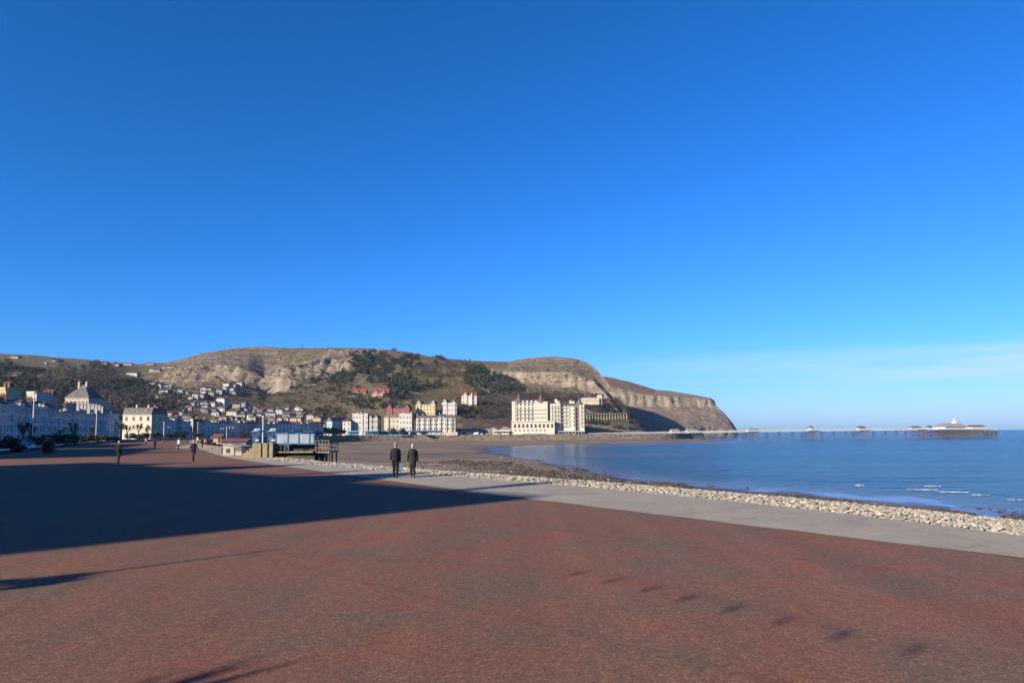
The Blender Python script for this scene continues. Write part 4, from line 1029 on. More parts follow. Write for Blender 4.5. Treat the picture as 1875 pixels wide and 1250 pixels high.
front_house('clifftop_lodge', 'pale flat-roofed lodge with a square tower on the shoulder of the hill', 'house', 1066, 1098, 729, 800, P(1080, 736, 800).z, 1, 7, base=3.0, wall='ivory', roof='slatel', rtype='flat', rh=.6, d=8, chim=(), door=False, ww=.9, wh=1.2)
front_house('lodge_tower', 'short square white tower at the right end of the clifftop lodge', 'tower', 1095, 1103, 724, 803, P(1098, 737, 800).z, 2, 2, base=3.0, wall='white', roof='slatel', rtype='flat', rh=.6, d=6, chim=(), door=False, ww=.7, wh=1.2)
p = on_hill(967, 723)
mb = MB(); mb.lathe((0, 0, -2), [(1.5, 0), (1.5, 5.4), (2.2, 5.6), (.1, 9)], 8); tw = thing('lookout_turret', 'tiny pale turret with a grey pointed cap on the path above the great hotel', 'turret', p)
mb = MB(); mb.lathe((0, 0, -2), [(1.5, 0), (1.5, 5.4)], 8); mb.build('wall', M['ivory'], tw); mb = MB(); mb.lathe((0, 0, 3.4), [(2.2, 0), (.1, 3.6)], 8); mb.build('roof', M['slatel'], tw)

# ---- houses climbing the hillside: px0, px1, roof-line row, foot row, wall, roof, gable, storeys
HH = [
 (261, 270, 702, 708, 'white', 'slate', 'gy'), (270, 284, 699, 706, 'greyw', 'slate', 'gx'), (285, 292, 703, 711, 'white', 'slate', 'gy'), (301, 306, 704, 711, 'white', 'slate', 'gy'), (307, 312, 705, 712, 'white', 'slate', 'gy'), (292, 300, 702, 709, 'greyw', 'slate', 'gx'),
 (281, 307, 716, 721, 'offwhite', 'slate', 'gx'), (313, 323, 716, 721, 'white', 'slate', 'gx'), (323, 332, 715, 723, 'white', 'slate', 'gy'), (280, 289, 724, 732, 'white', 'slatel', 'gy'), (289, 296, 725, 732, 'ivory', 'slatel', 'gy'), (297, 309, 724, 731, 'greyw', 'slate', 'gx'),
 (350, 360, 720, 731, 'white', 'slate', 'gy'), (364, 375, 711, 717, 'white', 'slate', 'gx'), (375, 385, 712, 718, 'ivory', 'slate', 'gx'), (386, 392, 712, 717, 'white', 'slate', 'gy'), (380, 389, 719, 726, 'ivory', 'browntile', 'gy'), (361, 372, 722, 728, 'greyw', 'slate', 'gx'),
 (335, 354, 735, 741, 'white', 'slate', 'gx'), (366, 392, 735, 742, 'white', 'slate', 'gx'), (393, 411, 727, 742, 'white', 'slate', 'gy'), (394, 404, 715, 725, 'white', 'slatel', 'gy'), (404, 412, 716, 724, 'offwhite', 'slate', 'gx'),
 (405, 418, 703, 714, 'ivory', 'slate', 'gx'), (418, 429, 703, 709, 'white', 'slate', 'gx'), (430, 441, 702, 709, 'ivory', 'slate', 'gx'), (419, 426, 713, 722, 'white', 'slate', 'gy'), (426, 433, 715, 721, 'ivory', 'slate', 'gy'),
 (425, 438, 739, 751, 'ivory', 'slate', 'gx'), (438, 448, 737, 750, 'greyw', 'slate', 'gx'), (450, 459, 738, 750, 'paleblue', 'slate', 'gx'), (413, 432, 754, 763, 'white', 'browntile', 'gx'), (432, 447, 759, 766, 'white', 'slate', 'gx'), (448, 462, 758, 767, 'white', 'slate', 'gx'),
 (463, 480, 751, 758, 'peach', 'browntile', 'gx'), (471, 502, 757, 765, 'white', 'slate', 'gx'), (503, 516, 751, 760, 'white', 'slate', 'gy'), (516, 536, 753, 763, 'greyw', 'slate', 'gx'), (537, 552, 754, 762, 'offwhite', 'slate', 'gx'), (530, 551, 763, 773, 'peach', 'slate', 'gx'),
 (561, 573, 757, 767, 'white', 'slate', 'gy'), (573, 587, 762, 778, 'peach', 'slate', 'gy'), (586, 596, 774, 780, 'white', 'redtile', 'gx'), (340, 349, 745, 752, 'peach', 'redtile', 'gx'), (322, 334, 752, 759, 'white', 'slate', 'gx'), (296, 315, 756, 763, 'offwhite', 'slate', 'gx'),
 (276, 290, 748, 758, 'peach', 'redtile', 'gy'), (291, 298, 750, 757, 'white', 'slate', 'gx'), (226, 248, 681, 686, 'ivory', 'slate', 'gx'), (270, 277, 674, 681, 'yellow', 'slate', 'gy'), (278, 289, 675, 681, 'greyw', 'slate', 'gx'), (293, 299, 669, 673, 'white', 'slate', 'gy'),
 (302, 315, 669, 673, 'peach', 'slate', 'gx'), (264, 277, 663, 667, 'peach', 'browntile', 'gx'), (223, 236, 663, 667, 'offwhite', 'browntile', 'gx'), (200, 213, 665, 669, 'peach', 'browntile', 'gx'), (172, 190, 662, 667, 'peach', 'browntile', 'gx'), (87, 103, 657, 660, 'offwhite', 'browntile', 'gx'),
 (18, 38, 685, 690, 'ivory', 'browntile', 'gx'), (12, 26, 651, 654, 'offwhite', 'browntile', 'gx'), (76, 80, 664, 667, 'white', 'slate', 'gy'), (113, 119, 689, 692, 'peach', 'slate', 'gx'),
]
rr_ = random.Random(3)
for _ in range(50):
    px = rr_.uniform(322, 566); lo = 744 if px < 430 else 752; py = rr_.uniform(lo, 772)
    py = 744+round((py-744)/6.5)*6.5+(px-440)*0.018; w = rr_.uniform(7, 13); h = rr_.uniform(5.5, 7.5)
    HH.append((px, px+w, py-h, py, rr_.choice(['white', 'offwhite', 'peach', 'white', 'ivory', 'white', 'greyw', 'stone']), rr_.choice(['slate', 'slate', 'browntile', 'slatel', 'slate']), rr_.choice(['gx', 'gx', 'gy'])))
for _ in range(14):
    px = rr_.uniform(300, 440); py = rr_.choice((716, 724, 732, 741))+(px-370)*.03
    HH.append((px, px+rr_.uniform(6, 10), py-rr_.uniform(4.5, 6.5), py, rr_.choice(['white', 'white', 'ivory', 'greyw', 'peach']), 'slate', rr_.choice(['gx', 'gy'])))
WN = dict(white='white', offwhite='off-white', peach='buff', greyw='grey', ivory='cream', brick='red brick', stone='stone', yellow='yellow', paleblue='pale blue')
RN = dict(slate='dark slate', slatel='pale slate', browntile='brown', redtile='red')
done = []
def place_name(px, py):
    """where on the hill, in words that can be found in the photo"""
    if py < 670: s = 'on the left skyline'
    elif px < 130: s = 'among the far left woods'
    elif py < 690: s = 'high below the left skyline'
    elif px < 335 and py < 735: s = 'beside the left woods'
    elif py < 728: s = 'in the cluster under the cliffs'
    elif py < 746: s = 'in the middle of the slope'
    elif px < 430: s = 'low behind the far crescent'
    elif px < 500: s = 'behind the crescent right half'
    else: s = 'at the tan crag foot'
    return s
items = []
for (a, b, t, f, wl_, rf, rt) in HH:
    items.append(((a+b)/2, f, a, b, t, wl_, rf, rt, place_name((a+b)/2, f)))
import collections
grp = collections.defaultdict(list)
for it in items: grp[(it[8], it[5], it[6], it[7])].append(it)
lab = {}
for k, lst in grp.items():
    lst.sort(key=lambda q: q[0])
    gtxt = 'gabled' if k[3] == 'gy' else 'broad'
    for i, it in enumerate(lst):
        base_ = f'{WN[k[1]]} {gtxt} house, {RN[k[2]]} roof'
        if len(lst) > 1: base_ += f', {ORD[i]} from left {k[0]}'
        else: base_ += f' {k[0]}'
        lab[id(it)] = base_
for it in items:
    cx, f, a, b, t, wl_, rf, rt, _ = it
    p = on_hill(cx, f+1); w = (b-a)*p.y/F; hgt = (f-t)*p.y/F
    st = 3 if hgt > 8.5 else 2 if hgt > 4.0 else 1
    rh = min(2.6, w*.35) if rt == 'gy' else 1.8
    nb = max(2, min(6, int(w/2.4)))
    house('hillside_house', lab[id(it)], 'house', (XatY(cx, p.y), p.y, p.z-0.6), R(rr_.choice([-18, -8, 0, 8, 14])), w, min(9, w*1.1), hgt+.6-(rh*.3), st, nb, wl_, rf, rt, rh, 'houses climbing the hillside', chim=(rr_.choice([-.9, .9]),),
          ww=.9, wh=1.2, chmat='stone', base=7, attic=0)

# building that throws the long shadow across the promenade, and its neighbour (left of the frame)
def shade_block(ax, ay, bx, by, h, label, name='promenade_hotel', gab=((-9, 7, 2.5), (6, 6, 3.0), (16, 4, 1.6))):
    d = Vector((bx-ax, by-ay)); w = d.length; rz = math.atan2(d.y, d.x); c = ((ax+bx)/2, (ay+by)/2, 0)
    house(name, label, 'hotel', c, rz, w, 14, h, 5, max(3, int(w/4)), 'terr', 'slate', 'gx', 3.0, None, chim=(-.9, -.2, .5), gables=tuple(g for g in gab if abs(g[0])+g[1]/2 < w/2), cornice=True, ww=1.3, wh=1.9, base=.3)
# ================================================================== VEGETATION
def crown_np(rng, n, rx, rz, q, lumps=7, shell=0.55):
    """n small leaf faces spread through lumps of an uneven crown; returns verts (n*4,3)"""
    cs = rng.normal(0, 1, (lumps, 3)); cs /= np.linalg.norm(cs, axis=1)[:, None]; cs *= rng.uniform(.25, .75, (lumps, 1))
    cs[:, 2] = cs[:, 2]*0.8+0.05
    k = rng.integers(0, lumps, n); d = rng.normal(0, 1, (n, 3)); d /= np.linalg.norm(d, axis=1)[:, None]
    r = rng.uniform(shell, 1, (n, 1))**0.5*rng.uniform(.28, .52, (lumps, 1))[k]
    c = cs[k]+d*r
    c *= np.array([rx, rx, rz])
    a = rng.normal(0, 1, (n, 3)); a /= np.linalg.norm(a, axis=1)[:, None]
    b = np.cross(a, rng.normal(0, 1, (n, 3))); b /= np.linalg.norm(b, axis=1)[:, None]
    s = (q*rng.uniform(.6, 1.3, (n, 1)))
    return np.stack([c-a*s-b*s*.6, c+a*s-b*s*.5, c+a*s*.8+b*s*.6, c-a*s*.7+b*s*.6], 1).reshape(-1, 3)
def quads(nv): return np.arange(nv).reshape(-1, 4)
wrng = np.random.default_rng(21)
protos = [crown_np(wrng, 120, 1, 1, .155, 8, .4) for _ in range(8)]
protos_thin = [crown_np(wrng, 60, 1, 1, .13, 7, .2) for _ in range(6)]
def woods(name, label, cells, mats, cat='trees'):
    """cells: (px, py, height m, width factor, material index, thin)"""
    V = []; Mi = []
    for (px, py, h, wf, mi, thin) in cells:
        p = on_hill(px, py); pr = (protos_thin if thin else protos)[wrng.integers(0, 6)]
        a = wrng.uniform(0, 2*PI); c, s = math.cos(a), math.sin(a)
        q = pr*np.array([h*wf, h*wf, h*.5]); q = q @ np.array([[c, -s, 0], [s, c, 0], [0, 0, 1]]).T
        V.append(q+np.array([p.x, p.y, p.z+h*.42])); Mi.append(np.full(len(q)//4, mi))
    V = np.concatenate(V); me = npmesh(name, V, quads(len(V)), mats, mi=np.concatenate(Mi))
    return tag(link(name, me), label, cat, kind='stuff')
wr = random.Random(9)
def blob(cx, cy, rx, ry, n, h, mi, thin=0, wf=.5):
    out = []
    while len(out) < n:
        u, v = wr.uniform(-1, 1), wr.uniform(-1, 1)
        if u*u+v*v < 1 and noise.noise(Vector(((cx+u*rx)*.05, (cy+v*ry)*.12, 3))) > -0.25:
            out.append((cx+u*rx, cy+v*ry, h*wr.uniform(.6, 1.25), wf*wr.uniform(.8, 1.2), mi if not isinstance(mi, tuple) else wr.choice(mi), thin))
    return out
cells = []
for _ in range(1500):
    px = wr.uniform(-40, 262); top = 662+(px > 130)*4; py = wr.uniform(top, 762)
    if px > 215 and py < 696: continue
    if 8 < px < 45 and 682 < py < 692: continue
    g = noise.noise(Vector((px*.02, py*.05, 8)))
    if py < 680 and g < -0.05: continue
    bare = noise.noise(Vector((px*.018, py*.03, 1.5)))+ (0.35 if py > 720 and px > 120 else 0)
    cells.append((px, py, wr.uniform(5, 10), wr.uniform(.42, .62), wr.choice((2, 3)) if bare > .05 else wr.choice((0, 0, 1)), 1 if bare > .05 else 0))
for _ in range(260):
    px = wr.uniform(225, 335); py = wr.uniform(704+max(0, px-290)*.5, 760)
    cells.append((px, py, wr.uniform(5, 8.5), .5, wr.choice((2, 3, 0)), wr.choice((0, 1))))
WMATS = [LM['dark'], LM['mid'], LM['bare'], LM['bareg'], LM['rusty'], LM['olive']]
woods('hillside_woods', 'mixed dark and bare woodland covering the hill at the far left', cells, WMATS)
cells = blob(680, 668, 42, 22, 105, 9, (0, 0, 0, 1))+blob(746, 664, 28, 11, 50, 9, (0, 0, 1))+blob(660, 654, 22, 7, 18, 7, (0, 1))+blob(621, 695, 26, 14, 55, 8, (0, 0, 1))+blob(691, 698, 18, 11, 38, 8, 0)
cells += blob(736, 706, 26, 25, 95, 10, (0, 0, 1))+blob(578, 700, 8, 6, 9, 7, 0)+blob(800, 661, 13, 6, 14, 8, 0)+blob(782, 711, 9, 5, 9, 8, 0)+blob(803, 711, 8, 6, 9, 9, 0)+blob(650, 684, 16, 6, 14, 6, (0, 3))
cells += blob(640, 733, 30, 9, 36, 5.5, (0, 1, 5))+blob(680, 742, 44, 10, 70, 6, (0, 1, 1, 5, 3))+blob(725, 726, 30, 9, 36, 7, (0, 3))+blob(610, 718, 18, 4, 10, 5, (0, 1))
cells += blob(872, 692, 23, 20, 85, 11, (0, 0, 1))+blob(910, 706, 34, 16, 95, 9.5, (0, 0, 1, 3))+blob(884, 722, 22, 6, 30, 7, (1, 0, 5))+blob(935, 716, 26, 12, 60, 7, (3, 2, 0))
cells += blob(810, 682, 40, 14, 120, 7, (3, 2), 1)+blob(835, 668, 50, 7, 60, 6, 3, 1)+blob(770, 680, 26, 14, 40, 7, (3, 2), 1)+blob(715, 641, 13, 1.6, 9, 6, 3, 1)
woods('evergreen_woods', 'dark evergreen woods spreading over the middle of the great hill', cells, WMATS)
cells = blob(890, 750, 55, 20, 260, 4.5, (2, 2, 3, 4), 1, .7)+blob(860, 757, 22, 14, 50, 4, (1, 0, 5), 0, .7)+blob(1010, 729, 75, 7, 150, 6, (2, 2, 3), 1, .6)+blob(1120, 745, 50, 12, 190, 6, (2, 2, 3, 4), 1, .6)
cells += blob(1100, 770, 45, 7, 80, 5, (0, 0, 2), 0, .6)+blob(1085, 727, 20, 5, 25, 5, (0, 3), 0)+blob(1150, 782, 28, 8, 60, 4, (2, 4), 1, .7)+blob(600, 760, 40, 12, 70, 5, (1, 2, 3, 5), 0, .6)+blob(520, 735, 60, 14, 120, 3.5, (2, 2, 3, 5), 1, .8)
cells += blob(760, 768, 30, 6, 30, 5, (1, 5, 2), 0)+blob(590, 715, 70, 10, 60, 3.4, (5, 1, 3), 0, .8)+blob(400, 720, 60, 14, 70, 3.4, (5, 1, 3), 0, .8)+blob(560, 680, 50, 22, 60, 3, (5, 3), 0, .9)
woods('hillside_scrub', 'brown leafless scrub on the slopes behind and beside the great hotel', cells, WMATS, 'scrub')
# shrub and gorse tufts over the open hill
cells = []
for _ in range(2600):
    px = wr.uniform(300, 1090); py = wr.uniform(642, 745)
    rowtop = interp(LV_MAIN[6], px)[0]
    if py < rowtop+3: continue
    if noise.noise(Vector((px*.03, py*.09, 5))) < 0.02: continue
    cells.append((px, py, wr.uniform(1.2, 2.8), .8, wr.choice((5, 1, 3, 4)), 0))
woods('gorse_tufts', 'scattered gorse and bramble tufts on the open limestone slopes', cells, WMATS, 'scrub')

def tree(name, label, cat, loc, h, r, m, group=None, trunk=.35, n=420, q=.16, lumps=9, thin=False):
    t = thing(name, label, cat, loc, wr.uniform(0, 6), group)
    tb = MB(); z1 = h*trunk
    tb.tube((0, 0, -.3), (0, 0, z1), h*.035, h*.025, 7)
    for k in range(5):
        a = k*1.26+wr.uniform(-.3, .3); tb.tube((0, 0, z1*.8), (math.cos(a)*r*.55, math.sin(a)*r*.55, h*.72), h*.018, h*.006, 5)
    tb.build('trunk', M['bark'], t)
    v = crown_np(wrng, n, r, h*(1-trunk*.7)/2, q, lumps, .3 if thin else .55)
    v[:, 2] += h*(1-(1-trunk*.7)/2)*0.98
    link('crown', npmesh('crown', v, quads(len(v)), m), t); return t
def palm(label, loc, h, heads=3, group='cabbage palms along the promenade garden', blades=46):
    t = thing('cabbage_palm', label, 'palm tree', loc, wr.uniform(0, 6), group); tb = MB(); cb = MB()
    for k in range(heads):
        a = k*2.1+.4; hx, hy = (math.cos(a)*h*.13, math.sin(a)*h*.13) if heads > 1 else (0, 0); hz = h*wr.uniform(.72, .86)
        if k == 0: tb.tube((0, 0, -.3), (0, 0, h*.5), h*.035, h*.028, 7)
        tb.tube((0, 0, h*.48), (hx, hy, hz), h*.026, h*.02, 6)
        for b in range(blades):
            th = wr.uniform(0, 2*PI); el = wr.uniform(-.7, 1.4); L_ = h*.26*wr.uniform(.75, 1.1)
            d = Vector((math.cos(th)*math.cos(el), math.sin(th)*math.cos(el), math.sin(el))); s = Vector((-math.sin(th), math.cos(th), 0))*h*.012
            o = Vector((hx, hy, hz)); m_ = o+d*L_*.55; e = o+d*L_-Vector((0, 0, L_*.22))
            cb.add([o-s*.4, o+s*.4, m_+s, m_-s, e], [(0, 1, 2, 3), (3, 2, 4)])
    tb.build('trunk', M['bark'], t); cb.build('crown', LM['palm'], t); return t
def shrub(label, loc, w, h, m, group='garden shrubs behind the promenade wall', name='garden_shrub', cat='shrub'):
    v = crown_np(wrng, 420, w/2, h*.55, .10+.02*w, 9, .6); v[:, 2] = np.maximum(v[:, 2]+h*.45, .02)
    ob = link(name, npmesh(name, v, quads(len(v)), m), None, loc); return tag(ob, label, cat, group)

# garden strip behind the low promenade wall
def lw(Y):
    return min(LEFTW, key=lambda p: abs(p.y-Y))
def behind(px, Y): return (XatY(px, Y), Y, 0)
GS = [(-8, 93, 4.5, 1.9, 'dark', 'dark hedge clump at the very left edge, left of the blue hut'), (18, 97, 3.2, 2.2, 'dark', 'dark shrub just left of the small blue hut'), (66, 104, 3.4, 2.6, 'dark', 'tall dark shrub just right of the small blue hut'),
      (84, 112, 3.6, 2.6, 'bareg', 'brown leafless shrub at the foot of the pale flagpole'), (100, 128, 4.0, 2.6, 'mid', 'low green shrub left of the silvery bush'), (118, 132, 6.2, 3.6, 'olive', 'big silvery olive bush, largest on the left of the red lifebelt post'),
      (134, 150, 3.6, 2.8, 'olive', 'silvery bush just above the red lifebelt post'), (152, 168, 5.0, 2.6, 'dark', 'dark shrub just right of the red lifebelt post'), (170, 172, 4.8, 2.4, 'olive', 'yellowish shrub second right of the red lifebelt post'),
      (190, 190, 5.4, 2.5, 'mid', 'green shrub third right of the red lifebelt post'), (206, 205, 5.5, 2.2, 'olive', 'pale green low shrub behind the dark walker'), (248, 250, 8, 3.2, 'rusty', 'rusty brown shrub before the yellow end block'),
      (262, 262, 8, 3.6, 'mid', 'green shrub before the right half of the yellow end block'), (292, 300, 9, 3.6, 'dark', 'dark shrub left of the pole in front of the far terrace'), (322, 320, 12, 4.2, 'dark', 'wide dark shrub before the plain cream gable end'),
      (336, 330, 8, 5.0, 'bareg', 'dark leafless bush left of the cream gable end'), (360, 350, 9, 4.2, 'dark', 'dark shrub under the far crescent, left of the blue shelter'), (448, 420, 13, 5, 'bareg', 'brown bush against the far crescent behind the blue shelter'), (30, 84, 3.6, 1.5, 'dark', 'low hedge in front of the small blue hut')]
for (px, Y, w, h, mk, lb) in GS:
    shrub(lb, behind(px, Y), w, h, LM[mk])
PALMS = [(42, 118, 4.6, 'cabbage palm rising behind the small blue hut'), (57, 122, 4.3, 'cabbage palm beside the pale flagpole'), (222, 225, 6.6, 'cabbage palm left of the yellow end block, above the dark walker'), (233, 235, 5.6, 'bushy cabbage palm before the left half of the yellow end block'),
         (254, 244, 6.2, 'cabbage palm before the middle of the yellow end block'), (270, 262, 5.4, 'cabbage palm before the right corner of the yellow end block'), (135, 146, 5.0, 'cabbage palm sticking out above the silvery bush'), (170, 182, 4.6, 'short cabbage palm in front of the near terrace'), (352, 335, 6, 'cabbage palm under the plain cream gable end')]
for (px, Y, h, lb) in PALMS: palm(lb, behind(px, Y), h)
palm('cabbage palm on the near promenade left of the camera', (-13.6, -5.0, 0), 5.3, 3, None, 80)
# dark trees between the far crescent and the pale blue hall
TG = [(500, 566, 10, 5), (516, 570, 9, 4.5), (532, 574, 11, 6), (548, 577, 9, 5), (566, 580, 8, 5), (578, 584, 9, 5.4), (590, 584, 9.5, 5.6), (602, 586, 8.6, 5.4), (614, 588, 9, 5.4), (624, 589, 7.5, 5)]
TL = ['leftmost', 'second from left', 'third from left', 'fourth from left', 'fifth from left', 'fifth from right', 'fourth from right', 'third from right', 'second from right', 'rightmost']
for (px, Y, h, r), l_ in zip(TG, TL):
    tree('seafront_tree', f'dark bushy tree, {l_} of the row below the pale blue hall', 'tree', behind(px, Y), h, r, LM['dark'] if px != 532 else LM['rusty'], 'dark trees below the pale blue hall', trunk=.12, q=.55, n=520)
for px, h, r, lb in [(690, 5, 3, 'small palm-like tree before the twin-gabled white hotel'), (720, 8, 5.5, 'large round dark tree before the cream hotel'), (738, 7, 4.2, 'round dark tree at the right of the larger round one'), (776, 4, 4, 'low dark shrub tree under the bright white terrace'), (700, 6, 3, 'thin dark tree left of the large round one')]:
    tree('seafront_tree', lb, 'tree', behind(px, 606), h, r, LM['dark'], None, trunk=.15, q=.45, n=380)

# ================================================================== PROMENADE FURNITURE
# low wall with pale coping along the garden side
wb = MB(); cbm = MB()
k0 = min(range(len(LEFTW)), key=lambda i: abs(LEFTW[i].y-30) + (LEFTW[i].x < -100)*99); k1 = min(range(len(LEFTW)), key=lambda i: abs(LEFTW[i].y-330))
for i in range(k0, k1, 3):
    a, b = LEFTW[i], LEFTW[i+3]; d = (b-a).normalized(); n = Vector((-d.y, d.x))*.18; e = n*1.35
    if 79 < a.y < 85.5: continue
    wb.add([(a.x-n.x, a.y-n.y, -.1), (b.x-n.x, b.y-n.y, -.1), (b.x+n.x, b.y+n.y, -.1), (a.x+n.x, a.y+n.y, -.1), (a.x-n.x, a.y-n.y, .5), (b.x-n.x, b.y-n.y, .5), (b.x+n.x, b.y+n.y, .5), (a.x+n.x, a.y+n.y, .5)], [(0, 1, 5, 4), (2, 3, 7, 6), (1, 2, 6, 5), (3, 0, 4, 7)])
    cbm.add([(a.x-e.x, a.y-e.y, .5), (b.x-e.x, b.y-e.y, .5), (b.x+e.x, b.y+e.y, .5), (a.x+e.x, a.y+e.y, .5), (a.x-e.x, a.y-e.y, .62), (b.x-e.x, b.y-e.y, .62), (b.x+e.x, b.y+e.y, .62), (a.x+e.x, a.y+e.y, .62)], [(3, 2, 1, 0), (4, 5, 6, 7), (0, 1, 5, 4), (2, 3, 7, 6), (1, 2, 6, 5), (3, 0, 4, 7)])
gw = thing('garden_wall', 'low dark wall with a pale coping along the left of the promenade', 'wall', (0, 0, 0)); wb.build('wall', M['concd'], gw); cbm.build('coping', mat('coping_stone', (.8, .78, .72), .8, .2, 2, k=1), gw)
k1 = min(range(len(LEFTW)), key=lambda i: abs(LEFTW[i].y-200)); mb = MB()
for i in range(k0, k1, 3):
    a, b = LEFTW[i], LEFTW[i+3]; d = (b-a).normalized(); n = Vector((d.y, -d.x)); p0 = a+n*1.6; p1 = b+n*1.6; q0 = a+n*1.78; q1 = b+n*1.78
    mb.add([(p0.x, p0.y, .0), (p1.x, p1.y, .0), (q1.x, q1.y, .0), (q0.x, q0.y, .0), (p0.x, p0.y, .07), (p1.x, p1.y, .07), (q1.x, q1.y, .07), (q0.x, q0.y, .07)], [(4, 7, 6, 5), (0, 4, 5, 1), (3, 2, 6, 7)])
ke_ = mb.build('kerb', M['coping']); ke_['kind'] = 'structure'

# small blue hut
hx, hy = XatY(44, 99), 99
bh = thing('garden_hut', 'small pale blue gabled hut with two doors in the garden at the left', 'hut', (hx, hy, 0), R(20))
mb = MB(); mb.prism([(-.95, 0), (.95, 0), (.95, 1.05), (0, 1.75), (-.95, 1.05)], 0, 1.8); mb.build('wall', mat('hut_blue', (.30, .50, .70), .6, .15, 2, k=1), bh)
mb = MB(); mb.add([(-1.15, -.15, .98), (0, -.15, 1.84), (1.15, -.15, .98), (-1.15, 1.95, .98), (0, 1.95, 1.84), (1.15, 1.95, .98), (-1.15, -.15, .88), (0, -.15, 1.74), (1.15, -.15, .88)], [(0, 1, 4, 3), (1, 2, 5, 4), (6, 7, 1, 0), (7, 8, 2, 1)]); mb.build('roof', M['slate'], bh)
for sx in (-.42, .42):
    mb = MB(); mb.box(sx-.3, sx+.3, -.04, -.002, .1, 1.0, 0); mb.box(sx-.2, sx+.2, -.06, -.041, .45, .9, 1); mb.build('door', [M['blue'], mat('hut_white', (.7, .7, .68), .6, .1, 2, k=1)], bh)

def litter_bin(label, p, w=1.0, h=1.3, m='black', rz=0.3):
    t = thing('litter_bin', label, 'bin', p, rz); mb = MB()
    mb.lathe((0, 0, 0), [(w*.40, 0), (w*.5, .08), (w*.52, h*.72), (w*.48, h*.74)], 14); mb.build('body', M[m], t)
    mb = MB(); mb.lathe((0, 0, h*.74), [(w*.50, 0), (w*.55, .03), (w*.42, h*.16), (w*.15, h*.24), (.02, h*.26)], 14); mb.build('lid', M[m], t)
    mb = MB(); mb.box(-w*.26, w*.26, -w*.535, -w*.40, h*.48, h*.66); mb.build('opening', M['tyre'], t); return t
p = G(89, 829); litter_bin('large black litter bin standing against the low wall at the left', p, 1.35, 1.65)
p = G(410, 830.5); litter_bin('small black litter bin by the grey concrete hut', p, .52, .78)
def lifebelt(px, py, label):
    p = G(px, py); t = thing('lifebelt_post', label, 'lifebelt', p, 0.3); s = p.y/F*1250/1250
    mb = MB(); mb.tube((0, 0, 0), (0, 0, 1.0), .05); mb.build('post', M['wpaint'], t)
    mb = MB(); mb.ell((0, -.05, 1.35), (.52, .16, .52), 16, 8); mb.build('housing', M['red'], t)
    mb = MB(); mb.lathe((0, 0, 0), [(.30, -.03), (.36, 0), (.30, .03), (.22, .03), (.16, 0), (.22, -.03)], 16); o = mb.build('belt', M['wpaint'], t); o.location = (0, -.22, 1.35); o.rotation_euler = (PI/2, 0, 0)
lifebelt(138, 813.5, 'red round lifebelt housing on a post by the low wall')

def lamp_post(label, p, h, globe=True, m='black', group='street lamps along the promenade', r=.07):
    t = thing('street_lamp', label, 'street lamp', p, 0, group); mb = MB()
    mb.lathe((0, 0, 0), [(r*2.4, 0), (r*2.4, .3), (r*1.5, .5), (r*1.3, 1.2), (r, 1.3), (r*.7, h)], 10); mb.build('post', M[m], t)
    if globe:
        mb = MB()
        for s in (-1, 1): mb.bar((0, 0, h-.3), (s*.45, 0, h-.1), .04); mb.lathe((s*.45, 0, h-.14), [(.05, -.04), (.09, 0)], 6)
        mb.build('bracket', M[m], t)
        for s in (-1, 1):
            g = MB(); g.ell((s*.45, 0, h+.08), (.2, .2, .22), 10, 7); g.build('globe', M['wpaint'], t)
    return t
def at_depth(px, Y, z=0): return (XatY(px, Y), Y, z)
lamp_post('black twin-globe street lamp left of the pale flagpole', at_depth(46.5, 140), P(46, 740, 140).z, True)
lamp_post('thin dark lamp column before the middle of the near terrace', at_depth(112, 175), P(112, 752, 175).z, True)
lamp_post('thin dark lamp column near the far end of the near terrace', at_depth(165, 215), P(165, 757, 215).z, True)
lamp_post('white globe street lamp left of the blue shelter', at_depth(424, 190), P(424, 783, 190).z, True, 'iron', r=.09)
lamp_post('street lamp with pale globes, second left of the blue shelter', at_depth(407, 230), P(407, 785, 230).z, True, 'iron', r=.09)
lamp_post('thin street lamp with pale globes right before the far terrace', at_depth(310, 270), P(310, 782, 270).z, True, 'iron', r=.09)
def flagpole(label, px, py0, py1, Y, r):
    t = thing('flagpole', label, 'flagpole', at_depth(px, Y), 0, 'white flagpoles along the seafront'); h = P(px, py0, Y).z
    mb = MB(); mb.lathe((0, 0, 0), [(r*2.2, 0), (r*2.2, .25), (r*1.2, .4), (r, 1.0), (r*.6, h)], 10); mb.build('pole', M['wpaint'], t)
    mb = MB(); mb.ell((0, 0, h+.1), (r*1.6, r*1.6, r*1.6), 8, 6); mb.build('finial', M['wpaint'], t)
flagpole('tall white flagpole rising above the shrubs at the far left', 60, 719, 793, 112, .13)
flagpole('white flagpole in front of the far end of the near terrace', 176, 751, 800, 180, .13)
flagpole('white flagpole before the terrace right of the yellow end block', 300, 774, 800, 235, .17)
flagpole('short white flagpole before the far crescent, left of the blue shelter', 415, 783, 800, 200, .12)
flagpole('cream mast rising above the blue beach shelter', 481.5, 765, 812, 70, .085)

